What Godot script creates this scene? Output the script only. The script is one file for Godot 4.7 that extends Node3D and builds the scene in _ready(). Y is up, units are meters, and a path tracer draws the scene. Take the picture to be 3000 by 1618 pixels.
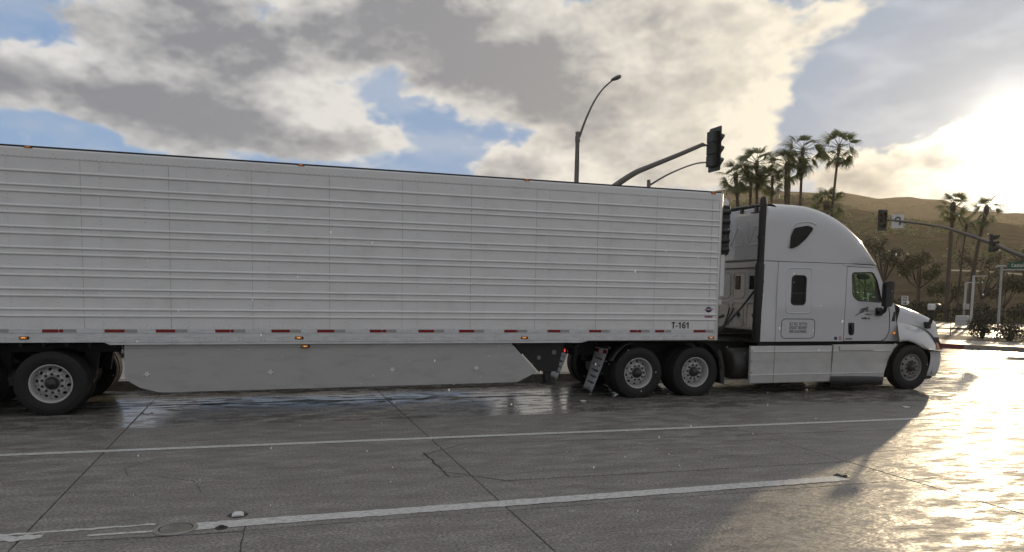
extends Node3D
# A white semi-truck waiting at a wet intersection, low sun behind broken cloud.
# World frame: +x is the way the truck drives, +z points from the truck to the viewer, y is up, metres.

const ZC := -1.3                      # centre line of the truck
const EYE := Vector3(3.9317, 2.0298, 12.487)
var org := {}                         # node -> its origin in the world
var cache := {}
var taken := {}
var rng := RandomNumberGenerator.new()
var M := {}

# ---------------------------------------------------------------- naming and placing
func numbered(nm: String) -> String:
	if not taken.has(nm):
		taken[nm] = 0
		return nm
	taken[nm] += 1
	return "%s_%03d" % [nm, taken[nm]]

func thing(nm: String, label: String, cat: String, at := Vector3.ZERO, group := "") -> Node3D:
	var o := Node3D.new()
	o.name = numbered(nm)
	add_child(o)
	o.position = at
	org[o] = at
	meta(o, label, cat, group)
	return o

func meta(o: Node, label: String, cat := "", group := "", kind := "") -> void:
	if label: o.set_meta("label", label)
	if cat: o.set_meta("category", cat)
	if group: o.set_meta("group", group)
	if kind: o.set_meta("kind", kind)

func part(parent: Node3D, nm: String, mesh: Mesh, mat: Material, at := Vector3.ZERO) -> MeshInstance3D:
	var o := MeshInstance3D.new()
	o.name = nm
	o.mesh = mesh
	o.material_override = mat
	parent.add_child(o, true)
	o.position = at - org.get(parent, Vector3.ZERO)
	org[o] = at
	return o

func single(nm: String, mesh: Mesh, mat: Material, label: String, cat: String, at := Vector3.ZERO, group := "") -> MeshInstance3D:
	var o := part(self, numbered(nm), mesh, mat, at)
	meta(o, label, cat, group)
	return o

func structure(nm: String, mesh: Mesh, mat: Material, label: String, cat: String, at := Vector3.ZERO) -> MeshInstance3D:
	var o := single(nm, mesh, mat, label, cat, at)
	o.set_meta("kind", "structure")
	return o

func group_node(parent: Node3D, nm: String, at: Vector3) -> Node3D:
	var o := Node3D.new()
	o.name = nm
	parent.add_child(o, true)
	o.position = at - org.get(parent, Vector3.ZERO)
	org[o] = at
	return o

# ---------------------------------------------------------------- mesh helpers
func tool(smooth := false) -> SurfaceTool:
	var st := SurfaceTool.new()
	st.begin(Mesh.PRIMITIVE_TRIANGLES)
	st.set_smooth_group(0 if smooth else -1)
	return st

func done(st: SurfaceTool) -> ArrayMesh:
	st.generate_normals()
	return st.commit()

func tri(st: SurfaceTool, a: Vector3, b: Vector3, c: Vector3) -> void:
	st.add_vertex(a); st.add_vertex(b); st.add_vertex(c)

func quad(st: SurfaceTool, a: Vector3, b: Vector3, c: Vector3, d: Vector3) -> void:
	tri(st, a, b, c)
	tri(st, a, c, d)

# chamfered box into a tool; t places it
func add_box(st: SurfaceTool, size: Vector3, at := Vector3.ZERO, c := 0.0, basis := Basis()) -> void:
	var h := size / 2
	c = minf(c, minf(h.x, minf(h.y, h.z)) * 0.6)
	var P := func(sx, sy, sz, ax): 
		var p := Vector3(sx * (h.x - (0.0 if ax == 0 else c)), sy * (h.y - (0.0 if ax == 1 else c)), sz * (h.z - (0.0 if ax == 2 else c)))
		return at + basis * p
	for s in [-1, 1]:
		var f := [P.call(s, -1, -1, 0), P.call(s, 1, -1, 0), P.call(s, 1, 1, 0), P.call(s, -1, 1, 0)]
		if s < 0: f.reverse()
		quad(st, f[3], f[2], f[1], f[0])
		f = [P.call(-1, s, -1, 1), P.call(1, s, -1, 1), P.call(1, s, 1, 1), P.call(-1, s, 1, 1)]
		if s > 0: f.reverse()
		quad(st, f[3], f[2], f[1], f[0])
		f = [P.call(-1, -1, s, 2), P.call(1, -1, s, 2), P.call(1, 1, s, 2), P.call(-1, 1, s, 2)]
		if s < 0: f.reverse()
		quad(st, f[3], f[2], f[1], f[0])
	if c <= 0.0: return
	for a in [-1, 1]:
		for b in [-1, 1]:
			var f := [P.call(a, b, -1, 0), P.call(a, b, 1, 0), P.call(a, b, 1, 1), P.call(a, b, -1, 1)]
			if a * b < 0: f.reverse()
			quad(st, f[3], f[2], f[1], f[0])
			f = [P.call(-1, a, b, 1), P.call(1, a, b, 1), P.call(1, a, b, 2), P.call(-1, a, b, 2)]
			if a * b < 0: f.reverse()
			quad(st, f[3], f[2], f[1], f[0])
			f = [P.call(a, -1, b, 2), P.call(a, 1, b, 2), P.call(a, 1, b, 0), P.call(a, -1, b, 0)]
			if a * b < 0: f.reverse()
			quad(st, f[3], f[2], f[1], f[0])
	for a in [-1, 1]:
		for b in [-1, 1]:
			for d in [-1, 1]:
				var f := [P.call(a, b, d, 0), P.call(a, b, d, 1), P.call(a, b, d, 2)]
				if a * b * d > 0: f.reverse()
				tri(st, f[0], f[1], f[2])

func box(size: Vector3, c := 0.0) -> ArrayMesh:
	var key := ["box", size, c]
	if not cache.has(key):
		var st := tool()
		add_box(st, size, Vector3.ZERO, c)
		cache[key] = done(st)
	return cache[key]

# box given by its two corners, in world coordinates
func box2(a: Vector3, b: Vector3, c := 0.0) -> ArrayMesh:
	var st := tool()
	add_box(st, (b - a).abs(), (a + b) / 2, c)
	return done(st)

func add_tube(st: SurfaceTool, pts: Array, radii: Array, sides := 8, caps := true) -> void:
	var rings := []
	var up := Vector3.UP
	for i in pts.size():
		var p: Vector3 = pts[i]
		var d: Vector3 = (pts[mini(i + 1, pts.size() - 1)] - pts[maxi(i - 1, 0)]).normalized()
		var r: float = radii[mini(i, radii.size() - 1)]
		if absf(d.dot(up)) > 0.97: up = Vector3(1, 0, 0.1).normalized()
		var a := d.cross(up).normalized()
		var b := a.cross(d).normalized()
		up = b
		var ring := []
		for k in sides:
			var t := TAU * k / sides
			ring.append(p + (a * cos(t) + b * sin(t)) * r)
		rings.append(ring)
	for i in pts.size() - 1:
		for k in sides:
			var l := (k + 1) % sides
			quad(st, rings[i][k], rings[i][l], rings[i + 1][l], rings[i + 1][k])
	if caps:
		for k in range(1, sides - 1):
			tri(st, rings[0][0], rings[0][k + 1], rings[0][k])
			tri(st, rings[-1][0], rings[-1][k], rings[-1][k + 1])

func tube(pts: Array, radii: Array, sides := 8) -> ArrayMesh:
	var st := tool(true)
	add_tube(st, pts, radii, sides, false)
	st.set_smooth_group(-1)
	var e: int = pts.size() - 1
	for q in [[0, 1], [e, e - 1]]:
		var p: Vector3 = pts[q[0]]
		var d: Vector3 = (pts[q[0]] - pts[q[1]]).normalized()
		var r: float = radii[mini(q[0], radii.size() - 1)]
		if r < 0.004: continue
		var a := d.cross(Vector3.UP if absf(d.y) < 0.9 else Vector3.RIGHT).normalized()
		var b := a.cross(d)
		for k in sides:
			tri(st, p, p + (a * cos(TAU * k / sides) + b * sin(TAU * k / sides)) * r, p + (a * cos(TAU * (k + 1) / sides) + b * sin(TAU * (k + 1) / sides)) * r)
	return done(st)

# lathe about the z axis (ax = 2) or x (0) or y (1); profile of Vector2(radius, along)
func add_lathe(st: SurfaceTool, prof: Array, segs := 32, ax := 2, at := Vector3.ZERO) -> void:
	var P := func(q: Vector2, t: float) -> Vector3:
		var c := cos(t) * q.x
		var s := sin(t) * q.x
		if ax == 2: return at + Vector3(c, s, q.y)
		if ax == 0: return at + Vector3(q.y, c, s)
		return at + Vector3(s, q.y, c)
	for i in prof.size() - 1:
		for k in segs:
			var t0 := TAU * k / segs
			var t1 := TAU * (k + 1) / segs
			var a: Vector3 = P.call(prof[i], t0)
			var b: Vector3 = P.call(prof[i], t1)
			var c: Vector3 = P.call(prof[i + 1], t1)
			var d: Vector3 = P.call(prof[i + 1], t0)
			if prof[i].x > 1e-5: tri(st, a, b, c)
			if prof[i + 1].x > 1e-5: tri(st, a, c, d)

func lathe(prof: Array, segs := 32, ax := 2, smooth := true) -> ArrayMesh:
	var st := tool(smooth)
	add_lathe(st, prof, segs, ax)
	return done(st)

# extrude a polygon of Vector2(x, y) between z0 and z1
func prism(poly: Array, z0: float, z1: float, bevel := 0.0) -> ArrayMesh:
	var st := tool()
	add_prism(st, poly, z0, z1, bevel)
	return done(st)

func add_prism(st: SurfaceTool, poly: Array, z0: float, z1: float, bevel := 0.0) -> void:
	var pv := PackedVector2Array(poly)
	var front := pv
	if bevel > 0.0:
		var off := Geometry2D.offset_polygon(pv, -bevel, Geometry2D.JOIN_MITER)
		if off.size() == 1 and off[0].size() == pv.size():
			# offset_polygon may start at another corner
			var best := 0
			for i in off[0].size():
				if off[0][i].distance_to(pv[0]) < off[0][best].distance_to(pv[0]): best = i
			var turned := PackedVector2Array()
			for i in off[0].size(): turned.append(off[0][(best + i) % off[0].size()])
			if Geometry2D.is_polygon_clockwise(turned) != Geometry2D.is_polygon_clockwise(pv):
				turned.reverse()
				turned = PackedVector2Array([turned[-1]]) + turned.slice(0, -1)
			front = turned
		else:
			bevel = 0.0
	var idx := Geometry2D.triangulate_polygon(front)
	for i in range(0, idx.size(), 3):
		for s in 2:
			var src := front if s == 0 or bevel > 0 else pv
			var z := z1 if s == 0 else z0
			tri(st, Vector3(src[idx[i]].x, src[idx[i]].y, z), Vector3(src[idx[i + 1 + s]].x, src[idx[i + 1 + s]].y, z), Vector3(src[idx[i + 2 - s]].x, src[idx[i + 2 - s]].y, z))
	var n := pv.size()
	for i in n:
		var j := (i + 1) % n
		var a := pv[i]
		var b := pv[j]
		var zi := z1 - bevel
		var zo := z0 + bevel
		quad(st, Vector3(a.x, a.y, zi), Vector3(b.x, b.y, zi), Vector3(b.x, b.y, zo), Vector3(a.x, a.y, zo))
		if bevel > 0:
			quad(st, Vector3(front[i].x, front[i].y, z1), Vector3(front[j].x, front[j].y, z1), Vector3(b.x, b.y, zi), Vector3(a.x, a.y, zi))
			quad(st, Vector3(a.x, a.y, zo), Vector3(b.x, b.y, zo), Vector3(front[j].x, front[j].y, z0), Vector3(front[i].x, front[i].y, z0))

# surface through rows of points (all rows the same length)
func add_loft(st: SurfaceTool, rows: Array, closed := false) -> void:
	for i in rows.size() - 1:
		var n: int = rows[i].size()
		for k in (n if closed else n - 1):
			var l := (k + 1) % n
			quad(st, rows[i][k], rows[i + 1][k], rows[i + 1][l], rows[i][l])

func loft(rows: Array, closed := false) -> ArrayMesh:
	var st := tool(true)
	add_loft(st, rows, closed)
	return done(st)

# round the corners of a polygon of Vector2
func rounded(poly: Array, r: float, n := 4) -> Array:
	var out := []
	for i in poly.size():
		var p: Vector2 = poly[i]
		var a: Vector2 = poly[i - 1] - p
		var b: Vector2 = poly[(i + 1) % poly.size()] - p
		var rr := minf(r, minf(a.length(), b.length()) * 0.45)
		var pa := p + a.normalized() * rr
		var pb := p + b.normalized() * rr
		for k in n + 1:
			var t := float(k) / n
			out.append(pa.lerp(p, t).lerp(p.lerp(pb, t), t))
	return out

func rect(x0: float, y0: float, x1: float, y1: float) -> Array:
	return [Vector2(x0, y0), Vector2(x1, y0), Vector2(x1, y1), Vector2(x0, y1)]

# n points evenly by angle round the centre c, where rays meet the polygon
func by_angle(poly: Array, c: Vector2, n: int) -> Array:
	var out := []
	for k in n:
		var d := Vector2.from_angle(TAU * k / n)
		var best := 1e9
		for i in poly.size():
			var hit = Geometry2D.segment_intersects_segment(c, c + d * 50.0, poly[i], poly[(i + 1) % poly.size()])
			if hit != null: best = minf(best, c.distance_to(hit))
		out.append(c + d * best)
	return out

# panel with one opening: outer polygon, inner polygon, zf(x, y) gives the point of the surface
func ring_panel(outer: Array, inner: Array, zf: Callable, thick := 0.03, n := 64, rings := 6) -> ArrayMesh:
	var c := Vector2.ZERO
	for p in inner: c += p
	c /= inner.size()
	# keep the true corners of the outer polygon by adding their angles
	var o := by_angle(outer, c, n)
	for p in outer:
		var k := int(round(fposmod((p - c).angle(), TAU) / TAU * n)) % n
		o[k] = p
	var inn := []
	for k in n:
		var d: Vector2 = (o[k] - c).normalized()
		var best := 1e9
		for i in inner.size():
			var hit = Geometry2D.segment_intersects_segment(c, c + d * 50.0, inner[i], inner[(i + 1) % inner.size()])
			if hit != null: best = minf(best, c.distance_to(hit))
		inn.append(c + d * best)
	var rows := []
	for r in rings + 1:
		var row := []
		for k in n:
			var q: Vector2 = inn[k].lerp(o[k], float(r) / rings)
			row.append(zf.call(q.x, q.y))
		rows.append(row)
	var st := tool(true)
	add_loft(st, rows, true)
	st.set_smooth_group(1)
	var lip := [rows[0], []]
	for p in rows[0]: lip[1].append(p - Vector3(0, 0, thick))
	add_loft(st, lip, true)
	st.set_smooth_group(2)
	var rim := [rows[-1], []]
	for p in rows[-1]: rim[1].append(p - Vector3(0, 0, thick))
	add_loft(st, rim, true)
	return done(st)

# a closed bead of radius r laid along a polygon on the plane z
func bead(poly: Array, z: float, r: float, sides := 6) -> ArrayMesh:
	var st := tool(true)
	var n := poly.size()
	var rows := []
	for i in n + 1:
		var p: Vector2 = poly[i % n]
		var d: Vector2 = (poly[(i + 1) % n] - poly[(i - 1 + n) % n]).normalized()
		var nrm := Vector2(-d.y, d.x)
		var row := []
		for k in sides + 1:
			var t := PI * k / sides
			row.append(Vector3(p.x + nrm.x * cos(t) * r, p.y + nrm.y * cos(t) * r, z + sin(t) * r * 0.7 - 0.001))
		rows.append(row)
	add_loft(st, rows)
	return done(st)

func mirror_z(p: Vector3) -> Vector3:
	return Vector3(p.x, p.y, 2.0 * ZC - p.z)

# copy a mesh to the other side of the truck
func mirrored(m: ArrayMesh) -> ArrayMesh:
	var out := ArrayMesh.new()
	var a := m.surface_get_arrays(0)
	var v: PackedVector3Array = a[Mesh.ARRAY_VERTEX]
	var nn: PackedVector3Array = a[Mesh.ARRAY_NORMAL]
	for i in v.size():
		v[i].z = 2.0 * ZC - v[i].z
		nn[i].z = -nn[i].z
	a[Mesh.ARRAY_VERTEX] = v
	a[Mesh.ARRAY_NORMAL] = nn
	var idx = a[Mesh.ARRAY_INDEX]
	if idx == null: idx = PackedInt32Array(range(v.size()))
	for i in range(0, idx.size(), 3):
		var s: int = idx[i + 1]
		idx[i + 1] = idx[i + 2]
		idx[i + 2] = s
	a[Mesh.ARRAY_INDEX] = idx
	out.add_surface_from_arrays(Mesh.PRIMITIVE_TRIANGLES, a)
	return out

func words(parent: Node3D, text: String, at: Vector3, height: float, mat: Material, turn := Basis(), serif := false, nm := "lettering", bold := false, width := 0.0) -> MeshInstance3D:
	var t := TextMesh.new()
	var f := SystemFont.new()
	f.font_names = PackedStringArray(["Droid Serif" if serif else "Droid Sans"])
	if bold: f.font_weight = 700
	t.font = f
	t.text = text
	t.font_size = 64
	t.pixel_size = height / 46.0
	t.depth = 0.003
	t.curve_step = 2.0
	var o := part(parent, nm, t, mat, at)
	o.basis = turn
	if width > 0.0:
		var w := t.get_aabb().size.x
		if w > 0.0: o.basis = turn * Basis.from_scale(Vector3(width / w, 1, 1))
	return o

# ---------------------------------------------------------------- materials
func lin(r: float, g: float, b: float, a := 1.0) -> Color:
	var c := Color(r, g, b).linear_to_srgb()
	c.a = a
	return c

func mat(nm: String, c: Color, rough := 0.6, metal := 0.0) -> StandardMaterial3D:
	var m := StandardMaterial3D.new()
	m.resource_name = nm
	m.albedo_color = c
	m.roughness = rough
	m.metallic = metal
	M[nm] = m
	return m

func noise(freq: float, oct := 4, gain := 0.5, seed_ := 1, kind := FastNoiseLite.TYPE_SIMPLEX_SMOOTH, lac := 2.0) -> FastNoiseLite:
	var n := FastNoiseLite.new()
	n.noise_type = kind
	n.seed = seed_
	n.frequency = freq
	n.fractal_type = FastNoiseLite.FRACTAL_FBM
	n.fractal_octaves = oct
	n.fractal_gain = gain
	n.fractal_lacunarity = lac
	return n

func ramp(stops: Array) -> Gradient:
	var g := Gradient.new()
	var off := PackedFloat32Array()
	var col := PackedColorArray()
	for s in stops:
		off.append(s[0])
		col.append(s[1])
	g.offsets = off
	g.colors = col
	return g

func noise_tex(n: FastNoiseLite, size: int, g: Gradient = null, normal := 0.0, blend := 0.15) -> NoiseTexture2D:
	var t := NoiseTexture2D.new()
	t.width = size
	t.height = size
	t.seamless = true
	t.seamless_blend_skirt = blend
	t.noise = n
	t.normalize = true
	if g: t.color_ramp = g
	if normal > 0.0:
		t.as_normal_map = true
		t.bump_strength = normal
	return t

func grey(v: float) -> Color:
	return Color(v, v, v)

func lg(v: float) -> Color:
	return lin(v, v, v)

# ---------------------------------------------------------------- the sky: broken cloud, low sun at az 51.6, el 9.9
const SUN := Vector3(0.772, 0.172, -0.612)
# cloud masses and blue gaps: azimuth from -z towards +x, elevation, half widths (degrees), weight
const BLOBS := [[-7.5,17.8,9.5,3.2,1.2],[-12.5,12.8,7.0,2.5,1.2],[-4.4,11.9,8.3,2.4,1.1],[6.2,10.9,7.1,1.2,0.8],[8.2,19.4,10.0,4.1,1.0],[17.4,17.4,11.6,5.4,1.3],[25.2,12.3,9.4,4.7,1.0],[32.4,17.8,5.9,6.1,1.0],[33.3,10.1,4.4,2.4,0.8],[17.2,9.4,3.9,1.2,1.1],[41.1,18.8,1.6,1.3,0.8],[44.2,16.5,0.9,0.6,0.6],[42.0,8.2,4.6,1.6,1.5],[46.7,9.8,2.9,1.9,1.1],[50.2,8.7,3.6,2.4,1.1],[51.5,11.0,3.0,1.5,0.55],[-16.8,13.1,2.0,1.8,0.9],[37.2,14.7,1.4,0.8,0.6],[-10.3,10.0,1.5,0.6,0.3],[-6.5,9.8,1.1,0.5,0.3],[-16.3,16.2,2.4,1.3,-0.9],[-13.8,9.7,7.5,1.1,-0.9],[7.0,15.0,2.4,1.8,-1.0],[1.0,14.6,4.5,2.0,0.6],[37.0,12.5,2.0,1.6,0.5],[38.5,16.5,2.0,2.0,0.5],[11.9,12.1,4.5,1.7,-1.1],[40.9,12.5,4.5,4.3,-1.1],[46.5,15.6,6.0,3.4,-1.2],[11.9,9.7,4.5,1.3,-0.8],[-2.0,8.8,5.7,0.9,-0.3],[-2.1,18.9,2.0,1.2,-0.5]]
# where the photograph's clouds are deep and grey (+) or sunlit and bright (-)
const TONES := [[-6.0,18.2,7.0,2.2,0.35],[-9.0,12.2,6.5,1.3,0.35],[16.0,18.5,9.0,3.2,0.35],[19.0,14.5,6.0,2.2,0.2],[2.0,10.8,4.0,0.8,0.15],[28.0,13.0,7.0,5.0,-0.25],[34.5,16.0,5.0,6.0,-0.4],[3.5,13.6,4.5,2.0,-0.3],[9.0,11.0,5.0,1.0,-0.5],[33.5,10.0,5.0,2.5,-0.3],[-15.5,13.8,3.0,0.9,-0.4],[22.0,10.3,5.0,1.4,-0.25],[9.0,17.5,3.0,2.0,-0.25],[42.0,7.8,4.0,1.0,0.25]]
var n_big: FastNoiseLite
var n_fine: FastNoiseLite
var n_shade: FastNoiseLite
var n_warp: FastNoiseLite
var n_puff: FastNoiseLite

# how much cloud stands in a direction: below 0 clear, above 1 deep cloud
func cloud_field(az: float, el: float) -> float:
	var ce := cos(deg_to_rad(el))
	# clouds lie in a layer: stretch them towards the horizon
	var q := Vector3(sin(deg_to_rad(az)) * ce, sin(deg_to_rad(el)) * 1.9, -cos(deg_to_rad(az)) * ce)
	var big := n_big.get_noise_3dv(q)
	var warp := n_warp.get_noise_3dv(q)
	q += Vector3(warp, 0.5 * warp, -warp) * 0.035
	var fine := n_fine.get_noise_3dv(q)
	var puff := 1.0 - 2.2 * absf(n_puff.get_noise_3dv(q))
	# masses seen in the photograph; beyond them denser unseen cloud is added to grey and cut the light
	var near := 0.0
	var den := 0.0
	if az > -40.0 and az < 76.0 and el < 36.0:
		near = smoothstep(-40.0, -22.0, az) * (1.0 - smoothstep(57.0, 76.0, az)) * (1.0 - smoothstep(23.0, 36.0, el))
		var x := az + warp * 3.4 + fine * 1.4
		var y := el + warp * 1.5 - fine * 0.8
		for b in BLOBS:
			var u: float = (x - b[0]) / b[2]
			var v: float = (y - b[1]) / b[3]
			var e := u * u + v * v
			if e < 5.0: den += b[4] * exp(-e)
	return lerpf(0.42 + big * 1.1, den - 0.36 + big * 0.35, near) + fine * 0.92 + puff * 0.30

func sky_at(az: float, el: float) -> Color:
	var ce := cos(deg_to_rad(el))
	var d := Vector3(sin(deg_to_rad(az)) * ce, sin(deg_to_rad(el)), -cos(deg_to_rad(az)) * ce)
	var towards := rad_to_deg(acos(clampf(d.dot(SUN.normalized()), -1.0, 1.0)))
	var cover := cloud_field(az, el)
	# cloud that stands between this spot and the sun shades it
	var side := clampf(51.6 - az, -6.0, 6.0) / 6.0
	var between := cloud_field(az + 1.6 * side, el + 0.55)
	var a := smoothstep(-0.16, 0.46, cover)
	a = a * (0.35 + 0.65 * smoothstep(-0.04, 0.7, cover + 0.25))
	var mottle := n_shade.get_noise_3dv(d * Vector3(1.3, 2.4, 1.3))
	var thick := smoothstep(-0.25, 1.75, cover * 0.42 + between * 0.55 + mottle * 1.25)
	for t in TONES:
		var u: float = (az - t[0]) / t[2]
		var v: float = (el - t[1]) / t[3]
		thick += t[4] * exp(-u * u - v * v)
	var grain := n_fine.get_noise_3dv(d * Vector3(2.3, 4.2, 2.3))
	var knots := 1.0 - 2.4 * absf(n_puff.get_noise_3dv(d * Vector3(1.1, 2.0, 1.1)))
	thick = clampf(thick + grain * 0.34 - knots * 0.13, 0.0, 1.0)
	var warm := exp(-towards / 24.0)
	var dim := lerpf(0.78, 1.0, exp(-maxf(towards - 20.0, 0.0) / 60.0))  # sky dimmed away from the sun to lower the fill light
	# clear sky: deep blue overhead, paler to the horizon and greyer towards the sun
	var h := exp(-maxf(el, 0.0) / 17.0)
	var blue := Vector3(0.17, 0.30, 0.56).lerp(Vector3(0.40, 0.57, 0.80), h)
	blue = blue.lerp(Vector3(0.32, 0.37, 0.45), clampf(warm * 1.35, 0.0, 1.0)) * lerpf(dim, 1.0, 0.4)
	# a thin high veil whitens the gaps
	var veil := smoothstep(-0.25, 0.55, n_warp.get_noise_3dv(d * Vector3(1.6, 4.5, 1.6)) + 0.5 * mottle)
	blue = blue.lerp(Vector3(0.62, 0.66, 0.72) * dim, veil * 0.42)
	# rain cloud: grey bases, bright thin edges, creamy where the sun gets through
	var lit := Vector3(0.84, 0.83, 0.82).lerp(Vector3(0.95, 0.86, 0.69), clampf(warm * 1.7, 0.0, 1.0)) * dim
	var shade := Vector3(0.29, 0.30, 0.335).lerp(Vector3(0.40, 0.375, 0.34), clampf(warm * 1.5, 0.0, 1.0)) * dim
	var cloud := lit.lerp(shade, thick)
	cloud *= 1.0 + 2.2 * exp(-pow(towards / 4.6, 2.0)) * (1.0 - 0.8 * thick)
	var c := blue.lerp(cloud, a)
	# the sun's aureole through thin cloud
	var glow := 0.40 * exp(-towards / 7.0) + 0.8 * exp(-pow(towards / 3.2, 2.0)) + 7.0 * exp(-pow(towards / 1.5, 2.0))
	c += Vector3(1.0, 0.93, 0.78) * glow * lerpf(1.0, 0.75, a * thick)
	return Color(c.x, c.y, c.z)

func make_sky() -> Image:
	n_big = noise(1.5, 3, 0.5, 11)
	n_warp = noise(4.0, 4, 0.55, 19)
	n_fine = noise(6.5, 7, 0.62, 23)
	n_puff = noise(14.0, 4, 0.55, 29)
	n_shade = noise(4.0, 5, 0.55, 37)
	# whole dome at 0.5 degrees, then the part the viewer faces at full size, both from the same function
	var w := 720
	var h := 360
	var im := Image.create(w, h, false, Image.FORMAT_RGBF)
	im.fill(Color(0.35, 0.36, 0.38))
	for j in 181:
		var el := 90.0 - (j + 0.5) * 180.0 / h
		for i in w:
			var az := (i + 0.5) * 360.0 / w
			if az > 180.0: az -= 360.0
			im.set_pixel(i, j, sky_at(az, maxf(el, 0.0)))
	im.resize(3600, 1800, Image.INTERPOLATE_CUBIC)
	for j in range(660, 900):
		var el := 90.0 - (j + 0.5) * 0.1
		for i in range(-190, 545):
			im.set_pixel((i + 3600) % 3600, j, sky_at((i + 0.5) * 0.1, maxf(el, 0.0)))
	return im

func setup_view() -> void:
	var cam := Camera3D.new()
	cam.name = "camera"
	add_child(cam)
	cam.position = EYE
	cam.basis = Basis(Vector3.UP, -0.3038) * Basis(Vector3.RIGHT, -0.0779) * Basis(Vector3.BACK, 0.0176)
	cam.near = 0.05
	cam.far = 6000.0
	# lens shifted as in the photograph, which was cropped from the upper part of a larger frame
	cam.set_frustum(1618.0 / 2105.95 * 0.05, Vector2(0.0, (1018.46 - 809.0) / 2105.95 * 0.05), 0.05, 6000.0)
	cam.current = true

	var env := Environment.new()
	env.background_mode = Environment.BG_SKY
	var sky := Sky.new()
	var pan := PanoramaSkyMaterial.new()
	pan.panorama = ImageTexture.create_from_image(make_sky())
	sky.sky_material = pan
	env.sky = sky
	env.tonemap_mode = Environment.TONE_MAPPER_LINEAR
	env.tonemap_exposure = 1.0
	env.sdfgi_enabled = true
	env.ssao_enabled = true
	env.ssil_enabled = true
	env.volumetric_fog_enabled = true
	env.volumetric_fog_density = 0.00015
	env.volumetric_fog_albedo = Color(0.97, 0.93, 0.86)
	env.volumetric_fog_anisotropy = 0.6
	var we := WorldEnvironment.new()
	we.name = "world_environment"
	we.environment = env
	add_child(we)

	var sun := DirectionalLight3D.new()
	sun.name = "sun"
	add_child(sun)
	sun.look_at_from_position(Vector3.ZERO, -SUN, Vector3.UP)
	sun.light_energy = 0.75
	sun.light_color = Color(1.0, 0.90, 0.74)
	sun.light_angular_distance = 0.6
	sun.shadow_enabled = true

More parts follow.
